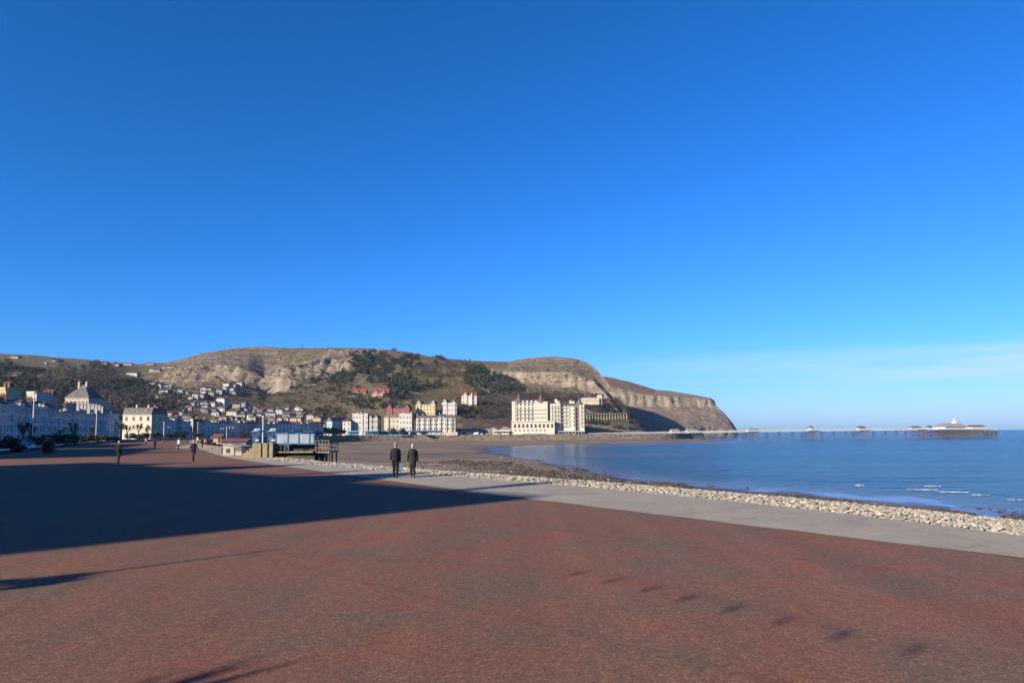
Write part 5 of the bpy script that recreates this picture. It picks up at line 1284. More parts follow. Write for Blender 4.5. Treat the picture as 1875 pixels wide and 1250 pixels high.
# shadow casters left of the frame: a hotel row, lamps and a festoon of bulbs
shade_block(-40.6, -17.3, -74, 14, 20.2, 'tall white seafront hotel whose shadow falls across the promenade')
shade_block(-80, 32, -98, 74, 19.5, 'white seafront hotel second along from the camera on the left', gab=((-8, 6, 2.5), (14, 6, 2)))
shade_block(-103, 84, -124, 130, 17.5, 'white seafront hotel just beyond the left edge of the view', gab=((-5, 6, 2),))
lp = lamp_post('tall promenade lamp standing left of the camera', (-20.6, -2.8, 0), 6.5, True, 'iron', r=.1)
mb = MB(); mb.tube((0, 0, 6.4), (0, 0, 8.1), .05, .03); mb.ell((0, 0, 6.75), (.26, .26, .24), 10, 6); mb.build('lantern_top', M['iron'], lp)
lamp_post('stout unseen post added for its shadow, left of the camera, nearer than the tall lamp', (-17.0, -.3, 0), 4.9, False, 'iron', r=.13)  # unseen post, added to cast a sharp wedge of shadow into view
fs_ = [G(x, y) for x, y in ((1020, 1058), (1085, 1072), (1150, 1090), (1222, 1107), (1305, 1128), (1400, 1152), (1510, 1180), (1645, 1212))]
fh = 6.0; off = fh/math.tan(SUN_EL)*math.sqrt(.5)
ft = thing('festoon_lights', 'string of festoon lamps hung over the promenade behind the camera', 'festoon', (0, 0, 0)); mb = MB()
pts = [Vector((-20.6, -2.8, 7.9))]+[Vector((q.x-off, q.y-off, fh+.25)) for q in fs_]+[Vector((-2.5, -13.5, 7.8))]
for a, b in zip(pts, pts[1:]): mb.tube(a, b, .006, n=5)
mb.build('cable', M['black'], ft)
for q in pts[1:-1]:
    g = MB(); g.ell((q.x, q.y, fh+.12), (.030, .030, .045), 10, 7); g.tube((q.x, q.y, fh+.15), (q.x, q.y, fh+.25), .04); g.build('bulb', M['offwhite'], ft)
lamp_post('lamp column behind the camera holding the festoon', (-2.5, -13.5, 0), 7.8, False, 'iron', r=.1)

# ================================================================== BEACH PLATFORM WITH BLUE SHELTER
def shelter():
    Y = 63.0
    def X(px): return XatY(px, Y)
    def Z(py, px=500): return P(px, py, Y).z
    t = thing('beach_platform', 'stained concrete platform with steps standing over the shingle', 'platform', (0, 0, 0))
    mb = MB(); z1 = Z(811)
    mb.box(X(466), X(500), Y, Y+5, -.5, z1); 
    mb.build('pier_block', M['concy'], t)
    mb = MB()
    for k in range(5): mb.box(X(466)-.32*(5-k)+.1, X(466)-.32*(4-k)+.1-.004, Y+.25, Y+1.7, -.2, z1*(k+1)/6)
    mb.build('steps', M['concy'], t)
    mb = MB(); mb.box(X(476), X(479), Y-.12, Y-.002, 0, z1); mb.box(X(488), X(491), Y-.12, Y-.002, 0, z1); mb.build('buttress', M['concy'], t)
    mb = MB(); mb.box(X(446), X(466)-.1, Y+2.2, Y+6, -.3, Z(812)); mb.build('rear_wall', M['conc'], t)
    mb = MB(); mb.box(X(500)+.003, X(571), Y+.4, Y+5.5, Z(829), Z(826.5)); mb.box(X(571)+.003, X(599), Y+.9, Y+4.5, Z(830), Z(827.5)); mb.build('deck', M['concy'], t)
    mb = MB(); mb.box(X(500)+.003, X(571), Y+1.0, Y+5.0, -2.2, Z(829)-.003)
    for px in (578, 588, 596): mb.tube((X(px), Y+1.4, -3.6), (X(px), Y+1.4, Z(830)), .07); mb.tube((X(px), Y+4, -3.6), (X(px), Y+4, Z(830)), .07)
    mb.build('substructure', M['concd'], t)
    mb = MB(); mb.box(X(500)+.003, X(527), Y+1.9, Y+2.1, Z(826.5)+.003, Z(812.5)); mb.build('side_wall', M['timber'], t)
    mb = MB(); mb.box(X(527), X(571), Y+1.7, Y+2.2, Z(826.5)+.003, Z(812)); mb.build('dark_hoarding', M['iron'], t)
    # iron balustrade at the sea end
    mb = MB()
    for px in (573, 579, 585, 591, 596.5): 
        for yy in (Y+1.0, Y+4.4): mb.box(X(px)-.035, X(px)+.035, yy-.035, yy+.035, Z(827.5)+.001, Z(806.5))
    for py in (807, 813, 820):
        for yy in (Y+.99, Y+4.39): mb.box(X(571), X(598), yy-.05, yy-.02, Z(py)-.03, Z(py)+.03)
        mb.box(X(598)+.001, X(598)+.04, Y+.94, Y+4.37, Z(py)-.03, Z(py)+.03)
    mb.build('railing', M['rust'], t)
    # stained pillar & lattice at the front, blue ladder
    mb = MB(); 
    for px in (502, 512, 522): mb.box(X(px)-.03, X(px)+.03, Y+.42, Y+.48, Z(826.5), Z(812.5))
    for py in (815, 820): mb.box(X(500)+.01, X(524), Y+.40, Y+.418, Z(py)-.02, Z(py)+.02)
    mb.build('front_rail', M['iron'], t)
    mb = MB()
    for px in (519.5, 527): mb.box(X(px)-.03, X(px)+.03, Y+.30, Y+.36, Z(827), Z(806))
    for k in range(6): mb.box(X(519.5)+.031, X(527)-.031, Y+.31, Y+.35, Z(825-k*3.2)-.02, Z(825-k*3.2)+.02)
    mb.build('ladder', M['blue'], t)
    # glazed blue shelter on the platform
    s = thing('glazed_shelter', 'blue framed glazed shelter on the concrete platform', 'shelter', (0, 0, 0))
    zf = z1; zt = Z(794); zr = Z(788)
    fb = MB()
    for px in (499, 521.5, 541.5, 561.5, 570): fb.box(X(px)-.06, X(px)+.06, Y+.9, Y+1.02, zf-.05, zt)
    fb.box(X(499)-.06, X(570)+.06, Y+.88, Y+1.04, zt+.001, zt+.1); fb.box(X(500)-.1, X(570)+.1, Y+.89, Y+1.03, zf-.16, zf-.051)
    for px in (499, 521.5, 541.5, 561.5, 570): fb.box(X(px)-.05, X(px)+.05, Y+3.6, Y+3.7, zf-.05, zt)
    fb.box(X(499)-.06, X(570)+.06, Y+3.58, Y+3.72, zt+.001, zt+.1)
    fb.build('frame', M['blue'], s)
    pm = mat('salt_hazed_glass', (.33, .41, .46), .25, .3, .8, spec=.6, k=.6)
    for a, b in ((499, 521.5), (521.5, 541.5), (541.5, 561.5), (561.5, 570)):
        g = MB(); g.box(X(a)+.065, X(b)-.065, Y+.94, Y+.97, zf-.04, zt-.01); g.build('glass_pane', pm, s)
    fb = MB()
    for (a, b) in ((520, 532), (544, 570)):
        fb.add([(X(a), Y+.7, zt+.11), (X(b), Y+.7, zt+.11), (X(b), Y+3.9, zt+.11), (X(a), Y+3.9, zt+.11), (X(a)+.3, Y+1.5, zr), (X(b)-.1, Y+1.5, zr), (X(b)-.1, Y+3.1, zr), (X(a)+.3, Y+3.1, zr)],
               [(3, 2, 1, 0), (0, 1, 5, 4), (1, 2, 6, 5), (2, 3, 7, 6), (3, 0, 4, 7), (4, 5, 6, 7)]); 
        fb.build('roof', M['blue'], s); fb = MB()
    for a, b, lb in ((453, 466, 'narrow blue booth with pale lamp on top, left of the cream mast'), (481.5, 497, 'wider blue booth between the cream mast and the glass panes')):
        k = thing('blue_booth', lb, 'booth', ((X(a)+X(b))/2, Y+1.2, zf), 0, None); w = (X(b)-X(a))/2
        mb = MB(); 
        for sx in (-1, 1):
            for sy in (0, 1.2): mb.box(sx*w-.05 if sx > 0 else -w, (w if sx > 0 else -w+.05), sy, sy+.05, 0, Z(790)-zf)
        for zz in (.35, .75): mb.box(-w+.051, w-.051, .0, .05, zz, zz+.07)
        mb.box(-w+.06, w*.3, .06, 1.15, 0, .62); mb.build('frame', M['blue'], k)
        mb = MB(); mb.prism([(-w-.1, Z(790)-zf+.001), (w+.1, Z(790)-zf+.001), (w*.5, Z(787.5)-zf), (-w*.5, Z(787.5)-zf)], -.12, 1.4); mb.build('roof', M['bluel'], k)
        mb = MB(); mb.box(-w*.1, w*.75, .055, .09, .2, .34); mb.build('panel', M['wpaint'], k)
        mb = MB(); mb.ell((-.1, .5, Z(787)-zf+.06), (.28, .2, .1), 8, 6); mb.ell((.16, .5, Z(787)-zf+.07), (.16, .16, .1), 8, 6); mb.build('lamp_cover', M['wpaint'], k)
    # grey concrete hut, planter and a bench beside the steps
    Y2 = 72
    def X2(px): return XatY(px, Y2)
    h = thing('concrete_hut', 'low grey concrete hut with a sloping roof left of the platform', 'hut', (X2(428), Y2, 0)); a, b = X2(409)-X2(428), X2(443)-X2(428)
    mb = MB(); mb.prism([(a, -.1), (b, -.1), (b, P(443, 818, Y2).z), (a+.6, P(420, 812, Y2).z), (a, P(409, 814, Y2).z)], 0, 3.0); mb.build('wall', mat('hut_render', (.62, .58, .52), .85, .2, 2, k=.45), h)
    mb = MB(); mb.box(a+.35, a+.75, -.03, -.002, .25, .7); mb.build('opening', M['iron'], h)
    mb = MB(); mb.bar((a-.05, 1.4, P(409, 812.5, Y2).z), (b+.05, 1.4, P(443, 817, Y2).z), 3.3, .05); mb.build('roof', M['coping'], h)
    Y3 = 150
    r = thing('red_kiosk', 'long low kiosk with a red roof beyond the concrete hut', 'kiosk', (XatY(428, Y3), Y3, 0)); w = (XatY(451, Y3)-XatY(405, Y3))/2
    mb = MB(); mb.box(-w, w, 0, 4, 0, .5); mb.build('wall', M['conc'], r); mb = MB(); mb.prismx([(-.4, .5), (4.4, .5), (2, 1.3)], -w-.3, w+.3); mb.build('roof', M['redroof'], r)
    r = thing('red_kiosk', 'small hut with a pink-red pitched roof beyond the people on the path', 'kiosk', (XatY(398, 155), 155, 0)); mb = MB(); mb.box(-.9, .9, 0, 2, 0, 1.5); mb.build('wall', M['peach'], r)
    mb = MB(); mb.prismx([(-.4, 1.5), (2.4, 1.5), (1, 2.3)], -1.2, 1.2); mb.build('roof', M['redroof'], r)
    p = G(456, 837.5); pl_ = thing('round_planter', 'round grey concrete planter at the foot of the platform steps', 'planter', (p.x, p.y, 0)); mb = MB(); mb.lathe((0, 0, 0), [(.34, 0), (.46, .42), (.5, .46), (.42, .47), (.38, .3)], 14); mb.build('bowl', M['conc'], pl_)
    mb = MB(); mb.lathe((0, 0, .3), [(.37, 0), (.05, .06)], 12); mb.build('soil', M['bark'], pl_)
    p = G(440, 834); be = thing('bench', 'dark iron bench between the concrete hut and the planter', 'bench', (p.x, p.y, 0), .5); 
    mb = MB()
    for k in range(4): mb.box(-.6, .6, -.2+k*.11, -.12+k*.11, .42, .45)
    mb.build('seat', M['timber'], be); mb = MB()
    for k in range(3): mb.box(-.6, .6, .26+k*.02, .29+k*.02, .5+k*.13, .59+k*.13)
    mb.build('backrest', M['timber'], be)
    for sx in (-.55, .55):
        mb = MB(); mb.bar((sx, -.2, 0), (sx, -.18, .42), .05); mb.bar((sx, .2, 0), (sx, .22, .42), .05); mb.bar((sx, .2, .40), (sx, .33, .9), .045); mb.bar((sx, -.22, .6), (sx, .26, .6), .04); mb.bar((sx, -.2, .4), (sx, .2, .4), .04); mb.bar((sx, -.2, .42), (sx, -.22, .6), .04); mb.build('leg', M['black'], be)
shelter()

# ================================================================== SEAFRONT AT THE HEAD OF THE BAY
def car(label, px, Y, colr, heading=0.0, z=0.0, van=False):
    t = thing('parked_car' if not van else 'parked_van', label, 'car' if not van else 'van', at_depth(px, Y, z), heading, 'vehicles parked on the seafront')
    pm = mat('car_paint_'+colr, dict(white=(.75, .75, .74), black=(.02, .02, .025), silver=(.42, .43, .45), red=(.35, .03, .03), blue=(.03, .08, .22), grey=(.12, .12, .13))[colr], .3, .08, 1, spec=.6)
    if van: prof = [(-2.5, .35), (2.5, .35), (2.5, 1.1), (2.05, 1.25), (1.7, 2.15), (-2.45, 2.25), (-2.5, 1.9)]; gl = [(1.2, 1.3), (1.98, 1.3), (1.68, 2.0), (1.2, 2.0)]
    else: prof = [(-2.1, .3), (2.1, .3), (2.15, .62), (2.0, .82), (1.1, .95), (.45, 1.42), (-1.1, 1.46), (-1.85, 1.0), (-2.1, .9)]; gl = [(-1.35, .98), (.92, .96), (.38, 1.35), (-1.02, 1.38)]
    mb = MB(); mb.prism(prof, -.88, .88); mb.build('body', pm, t)
    mb = MB(); mb.prism(gl, -.895, .895); mb.build('windows', M['glass'], t)
    for x in (-1.35, 1.35):
        for y in (-.8, .8):
            w = MB(); w.tube((x, y-.11, .33), (x, y+.11, .33), .33, n=12); w.build('wheel', M['tyre'], t)
CARS = [(574, 'white', 'leftmost white car parked at the far seafront'), (584, 'black', 'black car second from left at the far seafront'), (593, 'silver', 'silver car third from left, by the dark trees'), (602, 'white', 'white car fourth from left, below the pale blue hall'),
        (612, 'black', 'black car fifth from left, below the pale blue hall'), (621, 'grey', 'dark grey car sixth from left at the far seafront'), (630, 'white', 'white car next to the light blue kiosk'), (880, 'white', 'white car parked left of the great hotel'), (893, 'silver', 'silver car parked left of the great hotel'), (914, 'grey', 'dark grey car nearest the great hotel')]
for i, (px, cl, lb) in enumerate(CARS): car(lb, px, 601 if px < 700 else 634, cl, wr.uniform(-.15, .15)+(PI if i % 2 else 0), .55)
car('white van parked between the shops and the great hotel', 858, 632, 'white', 0, .5, True); car('white van nearest the pink shops', 871, 632, 'white', PI, .5, True)
def seafront_shelter(label, px0, px1, Y, z0, h, roofm, wallm, name='seafront_shelter', cat='shelter', n=None, pitch=1.0):
    a, b = XatY(px0, Y), XatY(px1, Y); w = b-a; t = thing(name, label, cat, ((a+b)/2, Y, z0)); n = n or max(2, int(w/4.2))
    mb = MB()
    for k in range(n+1): x = -w/2+w*k/n; mb.box(x-.14, x+.14, -.1, .12, 0, h)
    mb.box(-w/2, w/2, -.06, .08, 0, .95); mb.build('columns', M['bluel' if 'blue' in roofm else 'wpaint'], t)
    mb = MB(); mb.box(-w/2, w/2, 2.2, 2.5, 0, h); mb.build('wall', M[wallm], t)
    mb = MB(); mb.prismx([(-.8, h+.001), (3.0, h+.001), (2.4, h+pitch), (-.3, h+pitch)], -w/2-.4, w/2+.4); mb.build('roof', M[roofm], t)
seafront_shelter('long blue roofed seafront shelter on the left half of the blue row', 695, 748, 606, .0, 3.7, 'bluel', 'blue')
seafront_shelter('long blue roofed seafront shelter on the right half of the blue row', 751, 806, 612, .0, 3.7, 'blue', 'blue')
seafront_shelter('light blue kiosk at the left end of the blue row of shelters', 636, 656, 600, .0, 3.7, 'bluel', 'bluel', 'seafront_kiosk', 'kiosk', 4)
seafront_shelter('turquoise kiosk left of the long blue shelters', 668, 692, 603, .0, 3.9, 'bluel', 'blue', 'seafront_kiosk', 'kiosk', 5)
seafront_shelter('pink fronted row of low shops right of the blue shelters', 815, 846, 624, .0, 3.2, 'redtile', 'pink', 'shop_row', 'shops', 8)
seafront_shelter('white awninged low cafe left of the great hotel', 848, 866, 640, .0, 3.4, 'offwhite', 'ivory', 'seafront_cafe', 'cafe', 4)
seafront_shelter('low pale kiosk right before the great hotel', 902, 932, 642, .0, 3.6, 'silver', 'ivory', 'seafront_kiosk', 'kiosk', 5)
mb = MB()
for i in range(22):
    px = 838+i*4.6; x = XatY(px, 650); mb.ell((x, 650+wr.uniform(-1, 2), wr.uniform(1.5, 4.5)), (wr.uniform(2, 4), 2.5, wr.uniform(2.5, 4.4)), 7, 5, jit=.25)
tag(mb.build('rock_bank', M['stone']), 'pale rocky bank behind the seafront left of the great hotel', 'rock bank')
mb = MB(); a, b = XatY(762, 613), XatY(812, 613); mb.box(a, b, 613, 613.5, 0, 4.2); mb.box(b, XatY(838, 613), 613.4, 614, 0, 3.0)
tag(mb.build('forecourt_wall', M['offwhite']), 'white forecourt wall below the sunlit terrace', 'wall')
# slipway blocks and rocks under the pier root
mb = MB(); x0, x1, x2 = XatY(1002, 640), XatY(1120, 668), XatY(1196, 690)
mb.add([(x0, 640, -9), (x1, 668, -9), (x2, 688, -9), (x0, 640, -3.2), (x1, 668, -3.0), (x2, 688, -2.6), (x0, 660, -3.2), (x1, 690, -3.0), (x2, 705, -2.6), (x2, 705, -9)], [(0, 1, 4, 3), (1, 2, 5, 4), (3, 4, 7, 6), (4, 5, 8, 7), (2, 9, 8, 5)])
tag(mb.build('harbour_wall', mat('harbour_stone', (.30, .23, .17), .9, .5, .3, .4, 2)), 'brown stone retaining wall on the shore under the pier', 'wall')
mb = MB(); x0 = XatY(978, 632); mb.box(x0, x0+11, 632, 637, -8, -3.8)
tag(mb.build('slipway_block', M['stone']), 'pale stone block under the landward end of the pier', 'block')
for k, (px, lb) in enumerate([(553, 'thin mast on the skyline, the left one of two'), (601, 'thin mast on the skyline, the right one of two')]):
    p = on_hill(px, 638.5); t = thing('skyline_mast', lb, 'mast', (p.x, p.y, p.z-2)); mb = MB(); hh = 10.5; mb.tube((0, 0, 0), (0, 0, hh), .5, .3, 6); mb.build('mast', M['iron'], t); mb = MB(); mb.box(-1.2, 1.2, -.5, .5, hh*.62, hh*.68); mb.build('crossarm', M['iron'], t)

# ================================================================== PIER
PK = [(868, 798.8, 624), (940, 796.2, 640), (1080, 792.2, 662), (1200, 790.2, 684), (1347, 787.0, 712), (1480, 785.3, 742), (1620, 783.8, 772), (1700, 783.2, 792), (1802, 782.8, 818)]
def pier_at(px):
    py, Y = interp(PK, px); return P(px, py, Y)
def pier():
    t = thing('pier', 'long iron pleasure pier on thin piles running out to sea', 'pier', (0, 0, 0))
    def fr(px):
        a = pier_at(px-2); b = pier_at(px+2); d = (b-a).normalized(); return pier_at(px), d, Vector((d.y, -d.x, 0)).normalized()
    pxs = list(np.arange(868, 1703, 6.0)); deck = MB(); rails = {1: MB(), -1: MB()}; girder = MB()
    prev = None
    for px in pxs:
        c, d, n = fr(px); c = c-Vector((0, 0, 1.15)); W = 3.6
        if prev is not None:
            pc, pn = prev
            deck.add([pc+pn*W, c+n*W, c-n*W, pc-pn*W, pc+pn*W-Vector((0, 0, .35)), c+n*W-Vector((0, 0, .35)), c-n*W-Vector((0, 0, .35)), pc-pn*W-Vector((0, 0, .35))], [(3, 2, 1, 0), (0, 1, 5, 4), (2, 3, 7, 6), (4, 5, 6, 7)])
            for s in (1, -1):
                a, b = pc+pn*W*s, c+n*W*s; rail = rails[s]
                for hh, ww in ((1.12, .2), (.62, .12), (.25, .12)): rail.bar(a+Vector((0, 0, hh)), b+Vector((0, 0, hh)), ww)
                rail.bar(b, b+Vector((0, 0, 1.12)), .12)
                m_ = (a+b)/2; rail.bar(m_, m_+Vector((0, 0, 1.1)), .07); rail.bar(a, m_+Vector((0, 0, 1.1)), .05); rail.bar(m_+Vector((0, 0, 1.1)), b, .05)
                girder.bar(a-n*s*.3-Vector((0, 0, .85)), b-n*s*.3-Vector((0, 0, .85)), .14, .9)
        prev = (c, n)
    deck.build('deck', M['silver'], t)
    for r_ in rails.values(): r_.build('railing', M['silver'], t)
    girder.build('girder', M['silver'], t)
    def bent(px, wide=False, ztop=-1.6):
        c, d, n = fr(px); top = c.z+ztop; W = 5.5 if wide else 3.0; mb = MB(); m_ = 3 if wide else 2
        offs = (-7.5, -3.7, 0, 3.7, 7.5) if wide else (-1.3, 1.3)
        for o in offs:
            for k in range(m_):
                s = -W+2*W*k/(m_-1); q = c+d*o+n*s; q2 = q+n*(.10*s); mb.tube((q2.x, q2.y, -9), (q.x, q.y, top), .16, .14, 6)
            for k in range(m_-1):
                s = -W+2*W*k/(m_-1); s2 = -W+2*W*(k+1)/(m_-1); a = c+d*o+n*s; b = c+d*o+n*s2
                mb.bar((a.x, a.y, -6.0), (b.x, b.y, top-.3), .07); mb.bar((a.x, a.y, top-.3), (b.x, b.y, -6.0), .07)
        for j in range(len(offs)-1):
            for s in (-W, W):
                a = c+d*offs[j]+n*s; b = c+d*offs[j+1]+n*s
                mb.bar((a.x, a.y, -6.2), (b.x, b.y, top-.2), .11); mb.bar((b.x, b.y, -6.2), (a.x, a.y, top-.2), .11); mb.bar((a.x, a.y, top-.2), (b.x, b.y, top-.2), .3); 
        if wide: 
            p0, p1 = c+d*offs[0], c+d*offs[-1]; mb.add([(p0+n*6.3)+Vector((0, 0, -1.16)), (p1+n*6.3)+Vector((0, 0, -1.16)), (p1-n*6.3)+Vector((0, 0, -1.16)), (p0-n*6.3)+Vector((0, 0, -1.16)), (p0+n*6.3)+Vector((0, 0, -1.75)), (p1+n*6.3)+Vector((0, 0, -1.75)), (p1-n*6.3)+Vector((0, 0, -1.75)), (p0-n*6.3)+Vector((0, 0, -1.75))],
                [(3, 2, 1, 0), (4, 5, 6, 7), (0, 1, 5, 4), (1, 2, 6, 5), (2, 3, 7, 6), (3, 0, 4, 7)], 1)
        mb.build('pile_bent', [M['rust'], M['silver']], t)
    for px in (1010, 1042, 1075, 1108, 1140, 1172, 1196, 1216, 1248, 1290, 1312, 1332, 1350, 1407, 1430, 1455, 1507, 1530, 1552, 1603, 1624, 1645, 1662): bent(px)
    for px in (1236, 1268, 1374, 1484, 1577, 1682): bent(px, True)
    # pier head: broad deck on a forest of piles
    a = pier_at(1697); b = pier_at(1802); b2 = P(1826, 789.8, 826); d = (b-a); d.z = 0; L_ = d.length; d.normalize(); n = Vector((d.y, -d.x, 0)); zt = (a.z+b.z)/2-1.1
    hd = MB(); W = 15
    def slab(mb, p, q, W, z0, z1, mi=0):
        mb.add([(p+n*W).to_2d().to_3d()+Vector((0, 0, z0)), (q+n*W).to_2d().to_3d()+Vector((0, 0, z0)), (q-n*W).to_2d().to_3d()+Vector((0, 0, z0)), (p-n*W).to_2d().to_3d()+Vector((0, 0, z0)),
                (p+n*W).to_2d().to_3d()+Vector((0, 0, z1)), (q+n*W).to_2d().to_3d()+Vector((0, 0, z1)), (q-n*W).to_2d().to_3d()+Vector((0, 0, z1)), (p-n*W).to_2d().to_3d()+Vector((0, 0, z1))],
               [(3, 2, 1, 0), (4, 5, 6, 7), (0, 1, 5, 4), (1, 2, 6, 5), (2, 3, 7, 6), (3, 0, 4, 7)], mi)
    slab(hd, a, b, W, zt-.7, zt); hd.build('head_deck', M['silver'], t)
    c2 = MB(); e = b+d*16; slab(c2, b+d*.01, e, 9, zt-3.6, zt-3.1); 
    for k in range(11):
        q = b+d*(k*1.6); c2.bar((q+n*9).to_2d().to_3d()+Vector((0, 0, zt-3.1)), (q+n*9).to_2d().to_3d()+Vector((0, 0, zt-2.0)), .1)
    c2.bar((b+n*9).to_2d().to_3d()+Vector((0, 0, zt-2.0)), (e+n*9).to_2d().to_3d()+Vector((0, 0, zt-2.0)), .12)
    c2.build('landing_stage', M['rust'], t)
    hr = MB()
    for s in (1, -1):
        for hh in (1.1, .5): hr.bar((a+n*W*s).to_2d().to_3d()+Vector((0, 0, zt+hh)), (b+n*W*s).to_2d().to_3d()+Vector((0, 0, zt+hh)), .12)
        for k in range(24):
            q = a.lerp(b, k/23)+n*W*s; hr.bar((q.x, q.y, zt), (q.x, q.y, zt+1.1), .12)
    hr.build('head_railing', M['silver'], t)
    N_ = 22
    for k in range(N_):
        q = a.lerp(b, (k+.3)/N_); mb = MB()
        for j in range(5):
            s = -W+2*W*j/4+wr.uniform(-.4, .4); u = q+n*s; mb.tube((u.x, u.y, -9), (u.x, u.y, zt-.7), .2, .18, 6)
            if j < 4:
                s2 = -W+2*W*(j+1)/4; v = q+n*s2; mb.bar((u.x, u.y, -6.3), (v.x, v.y, zt-1), .12); mb.bar((u.x, u.y, zt-1), (v.x, v.y, -6.3), .12)
        if k < N_-1:
            q2 = a.lerp(b, (k+1.3)/N_)
            for s in (-W, W): mb.bar((q+n*s).to_2d().to_3d()+Vector((0, 0, -6.4)), (q2+n*s).to_2d().to_3d()+Vector((0, 0, zt-1)), .14); mb.bar((q+n*s).to_2d().to_3d()+Vector((0, 0, -3.4)), (q2+n*s).to_2d().to_3d()+Vector((0, 0, -3.4)), .16)
        mb.build('pile_bent', M['rust'], t)
    for k in range(5):
        q = b.lerp(e, (k+.5)/5); mb = MB()
        for j in range(4): u = q+n*(-9+6*j); mb.tube((u.x, u.y, -9), (u.x, u.y, zt-3.6), .28, .26, 6)
        u, v = q-n*9, q+n*9; mb.bar((u.x, u.y, -6.5), (v.x, v.y, zt-4), .14); mb.build('pile_bent', M['rust'], t)
    return d, n, zt
pd, pn, pz = pier()
prz = math.atan2(pd.y, pd.x)
def pier_kiosk(label, px, w, h, rh, roofm='browntile', name='pier_kiosk', dn=0, tower=False, z=None, wallm='offwhite', oct_=False):
    c = pier_at(px); zz = (c.z-1.14) if z is None else z; t = thing(name, label, 'kiosk', (c.x+pn.x*dn, c.y+pn.y*dn, zz), prz, None); mb = MB()
    if oct_:
        mb.lathe((0, 0, 0), [(w/2, 0), (w/2, h)], 8, ph=PI/8); mb.build('wall', M[wallm], t); mb = MB(); mb.lathe((0, 0, h), [(w/2+.6, 0), (w*.28, rh*.5), (w*.12, rh*.6), (w*.12, rh*.8), (.05, rh*1.25)], 8, ph=PI/8); mb.build('roof', M[roofm], t)
    else:
        mb.box(-w/2, w/2, -2, 2, 0, h); mb.build('wall', M[wallm], t); rb = roof_hip(w, 4, h+.01, rh, .5, .1); ro = rb.build('roof', M[roofm], t); ro.location = (0, -2, 0)
        for k in range(max(2, int(w/2.2))): 
            x = -w/2+w*(k+.5)/max(2, int(w/2.2)); g = MB(); g.box(x-.55, x+.55, -2.05, -2.003, .9, h-.4); g.build('window', M['glass'], t)
pier_kiosk('pair-roofed white pier kiosk nearest the land', 1236, 9, 2.0, 1.4, 'lead', dn=-1); pier_kiosk('long white pier kiosk against the brown headland', 1268, 13, 2.0, 1.2, 'lead', dn=-1)
pier_kiosk('white pier kiosk just right of the headland tip', 1379, 13, 1.9, 1.0, 'lead', dn=-1); pier_kiosk('eight-sided white pier kiosk with a brown pointed roof', 1484, 6.4, 2.6, 2.6, 'browntile', oct_=True)
pier_kiosk('white pier kiosk with brown roof, third from the pier head', 1578, 10, 2.2, 1.7, 'browntile', dn=-1); pier_kiosk('low brown roofed pier kiosk left of the pavilion', 1678, 14, 1.9, 1.5, 'browntile', dn=-2)
pier_kiosk('small dark peaked pier kiosk just left of the pavilion', 1701, 5, 2.2, 1.6, 'slate', dn=0)
def pavilion():
    c = pier_at(1738); w = 30; t = thing('pier_pavilion', 'grey domed pavilion with a white lantern tower at the pier head', 'pavilion', (c.x, c.y, pz), prz)
    mb = MB(); mb.box(-w/2, w/2, -8, 8, 0, 2.6); mb.build('wall', M['white'], t)
    mb = MB(); mb.prism([(-w/2-1, 2.61), (w/2+1, 2.61), (w/2-1, 3.4), (w/2-6, 6.2), (0, 6.6), (-w/2+9, 5.4), (-w/2+3, 3.6)], -9, 9); mb.build('roof', M['lead'], t)
    mb = MB(); mb.lathe((8.5, 0, 6.0), [(4.8, 0), (4.9, .3), (3.4, .5), (3.4, 2.4), (3.9, 2.6), (1.9, 3.6), (1.3, 3.8), (1.3, 4.6), (.1, 5.9)], 10); mb.build('lantern', M['wpaint'], t)
    mb = MB()
    for k in range(14): mb.box(-w/2+1+k*2.1, -w/2+2.2+k*2.1, -8.05, -8.003, .6, 2.0)
    mb.build('window', M['glass'], t)
pavilion()
c = pier_at(1786); t = thing('pier_building', 'long low building with two brown roofs at the seaward end of the pier', 'building', (c.x, c.y, pz), prz); mb = MB(); mb.box(-10, 10, -5, 5, 0, 2.4); mb.build('wall', M['ivory'], t)
for x in (-5, 6):
    r = roof_hip(11.5 if x < 0 else 9.5, 10, 2.41, 2.0, .5, .2).build('roof', M['browntile'], t); r.location = (x, -5, 0)

# thin sea air between here and the headland
hz = MB(); hz.box(-1300, 1000, -320, 1900, -12, 196)
ho = hz.build('haze', bpy.data.materials.new('sea_air')); ho['kind'] = 'stuff'; ho['label'] = 'thin bluish sea haze'
hm = ho.data.materials[0]; hm.use_nodes = True; hnt = hm.node_tree; hnt.nodes.clear()
pv = hnt.nodes.new('ShaderNodeVolumePrincipled'); pv.inputs['Color'].default_value = (0.50, 0.74, 1.0, 1); pv.inputs['Density'].default_value = 0.000035; pv.inputs['Anisotropy'].default_value = 0.0
hnt.links.new(pv.outputs[0], hnt.nodes.new('ShaderNodeOutputMaterial').inputs['Volume'])
# ================================================================== PEOPLE
def mcol(name, c, v=.2): return mat(name, c, .85, v, 8, k=.6 if 'skin' in name else .5 if 'hair' in name else .28 if max(c) < .06 else .6)
SK = mcol('skin', (.50, .30, .22), .08)
def remesh(name, mb, voxel, mats, parent, smooth=1):
    me = mb.mesh(name+'_raw', mats); o = bpy.data.objects.new(name, me); COL.objects.link(o)
    m = o.modifiers.new('r', 'REMESH'); m.mode = 'VOXEL'; m.voxel_size = voxel; m.use_smooth_shade = True
    if smooth: s = o.modifiers.new('s', 'SMOOTH'); s.factor = .5; s.iterations = smooth
    dg = bpy.context.evaluated_depsgraph_get(); ev = o.evaluated_get(dg); me2 = bpy.data.meshes.new_from_object(ev, depsgraph=dg)
    me2.materials.clear(); me2.materials.append(mats); me2.name = name
    o.modifiers.clear(); o.data = me2; bpy.data.meshes.remove(me); o.parent = parent; return o
